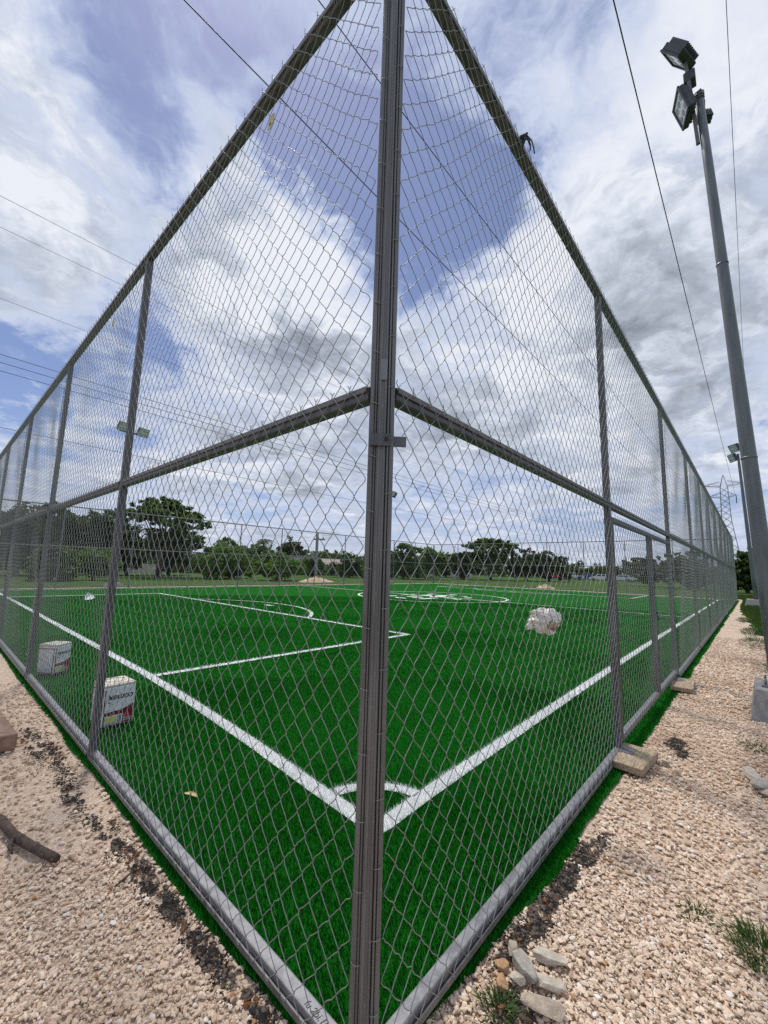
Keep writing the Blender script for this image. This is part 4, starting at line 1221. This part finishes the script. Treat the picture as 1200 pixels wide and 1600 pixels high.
# cars
def car(label, x, y, rz, colr, kind='car', s_=1.0):
    g = empty('parked_car', (x, y, -.035), label, 'car', 'cars parked beyond the far end'); g.rotation_euler.z = rz
    pm = mat('car_paint_%d_%d_%d' % tuple(int(q * 99) for q in colr), colr, .25, .1)
    prof = [(-2.1, .30), (-2.13, .62), (-2.05, .86), (-1.72, .93), (1.0, .93), (1.75, .82), (2.08, .66), (2.12, .32)] if kind == 'car' else [(-2.3, .4), (-2.33, .7), (-2.3, 1.0), (-.3, 1.0), (1.0, 1.02), (2.0, .94), (2.25, .75), (2.28, .42)]
    k = len(prof); hw = .84
    MB().add([(a, -hw, z) for a, z in prof] + [(a, hw, z) for a, z in prof], [tuple(range(k))[::-1], tuple(range(k, 2 * k))] + [(i, (i + 1) % k, (i + 1) % k + k, i + k) for i in range(k)]).build('body', pm, g)
    cab_ = [(-1.75, .93, .78), (-1.25, 1.42, .62), (.35, 1.44, .62), (1.05, .93, .78)] if kind == 'car' else [(-.6, 1.0, .8), (-.45, 1.66, .66), (.65, 1.66, .66), (1.15, 1.01, .8)]
    MB().add([(a, -q, z) for a, z, q in cab_] + [(a, q, z) for a, z, q in cab_], [(3, 2, 1, 0), (4, 5, 6, 7), (0, 1, 5, 4), (1, 2, 6, 5), (2, 3, 7, 6)]).build('cabin', pm, g)
    for sy in (-1, 1):
        P = []
        (a0, z0, q0), (a1, z1, q1), (a2, z2, q2), (a3, z3, q3) = cab_
        f = lambda u, v: Vector((a0 + (a3 - a0) * u, sy * q0, z0)).lerp(Vector((a1 + (a2 - a1) * u, sy * q1, z1)), v) + Vector((0, sy * .012, 0))
        for u0, u1 in ((.07, .46), (.52, .93)):
            MB().add([f(u0, .12), f(u1, .12), f(u1, .88), f(u0, .88)], [(0, 1, 2, 3)]).build('side_window', M_GLASS, g)
    for (a, b_) in ((0, 1), (3, 2)):
        A, B = cab_[a], cab_[b_]; dx = -.014 if a == 0 else .014
        f = lambda t_, v: Vector((A[0] + (B[0] - A[0]) * v + dx, t_ * (A[2] + (B[2] - A[2]) * v), A[1] + (B[1] - A[1]) * v + .008))
        MB().add([f(-.88, .1), f(.88, .1), f(.88, .9), f(-.88, .9)], [(0, 1, 2, 3)]).build('windscreen', M_GLASS, g)
    for a in (-1.3, 1.32):
        for sy in (-1, 1):
            wh = MB().tube([(a, sy * .70, .32), (a, sy * .875, .32)], .32, 14, smooth=False).build('wheel', M_TYRE, g)
            MB().tube([(a, sy * .87, .32), (a, sy * .885, .32)], .19, 10, smooth=False).build('rim', M_ZINC, wh)
    for sy in (-.6, .6): MB().box((2.09 if kind == 'car' else 2.27, sy, .62), (.06, .32, .13)).build('headlight', M_LENS, g)


car('red car parked beyond the far fence right of the dark trees', 95.5, 32.1, R(106), (.42, .012, .03))
car('white pickup parked right behind the red car', 96.6, 29.3, R(100), (.70, .70, .70), 'pickup')
car('dark blue car left of the first right fence post', 97.2, 26.6, R(108), (.03, .07, .22))
car('white car just left of the first right fence post', 97.8, 24.2, R(104), (.74, .74, .74))
car('white car just right of the first right fence post', 98.9, 20.2, R(97), (.72, .72, .73))
car('silver white pickup seen through the gate, left one of two', 99.5, 17.0, R(104), (.60, .61, .62), 'pickup')
car('white car seen through the gate, right one of two', 99.9, 13.6, R(98), (.74, .74, .74))
car('pale car parked below the pale rounded tree', 77, 52, R(130), (.62, .62, .60))
car('white car parked beyond the far end of the right fence', 66, -1.6, R(95), (.7, .7, .7))


def heap(label, x, y, w_, d_, hh, seed):
    bm = bmesh.new(); bmesh.ops.create_grid(bm, x_segments=26, y_segments=20, size=1.0)
    for v in bm.verts:
        r = v.co.xy.length; q = max(0, 1 - r) ** .8
        v.co.z = hh * q * (1 + .5 * mnoise.noise(Vector((v.co.x * 3, v.co.y * 3, seed)))) - .06 + .02 * mnoise.noise(v.co * 9)
        v.co.x *= w_ / 2; v.co.y *= d_ / 2
    me = bpy.data.meshes.new('soil_heap'); bm.to_mesh(me); bm.free(); o_ = link('soil_heap', me, None, M_SAND); o_.location = (x, y, 0); tag(o_, label, 'heap', 'heaps of sand beyond the fences')


heap('long low sandy heap beyond the far fence left of the corner post', 23.4, 29.3, 4.0, 2.2, .48, 2)
heap('small pale sandy heap behind the opposite goal end', 37.2, 13.4, 2.4, 1.8, .42, 5)

up_ = empty('utility_pole', (27.2, 34.2, -.035), 'concrete utility pole with short cross arm left of the corner post', 'utility pole')
MB().tube([(0, 0, 0), (0, 0, 5.1)], [.17, .12], 8, smooth=False).build('pole', M_CONC, up_)
MB().box((.25, 0, 4.35), (1.3, .14, .16), Matrix.Rotation(R(-40), 3, 'Z')).build('cross_arm', M_CONC, up_)
for x in (-.2, .55): MB().tube([(x * .77 + .1, -x * .6, 4.43), (x * .77 + .1, -x * .6, 4.62)], .06, 6).build('insulator', M_DARK, up_)

# scrap of paper on the turf by the penalty area
lt = empty('litter', (3.05, 16.6, 0), 'scrap of white litter on the turf near the far left of the pitch', 'litter')
MB().add([(-.16, -.05, .03), (.0, -.12, .05), (.15, .0, .09), (.08, .12, .20), (-.06, .1, .28), (-.14, .05, .16)], [(0, 1, 2), (0, 2, 3), (0, 3, 5), (3, 4, 5)]).build('paper', M_LABEL, lt)
for o in list(bpy.data.objects):
    if o.type == 'MESH' and o.name.startswith('paper'):
        sm_ = o.modifiers.new('thickness', 'SOLIDIFY'); sm_.thickness = .006
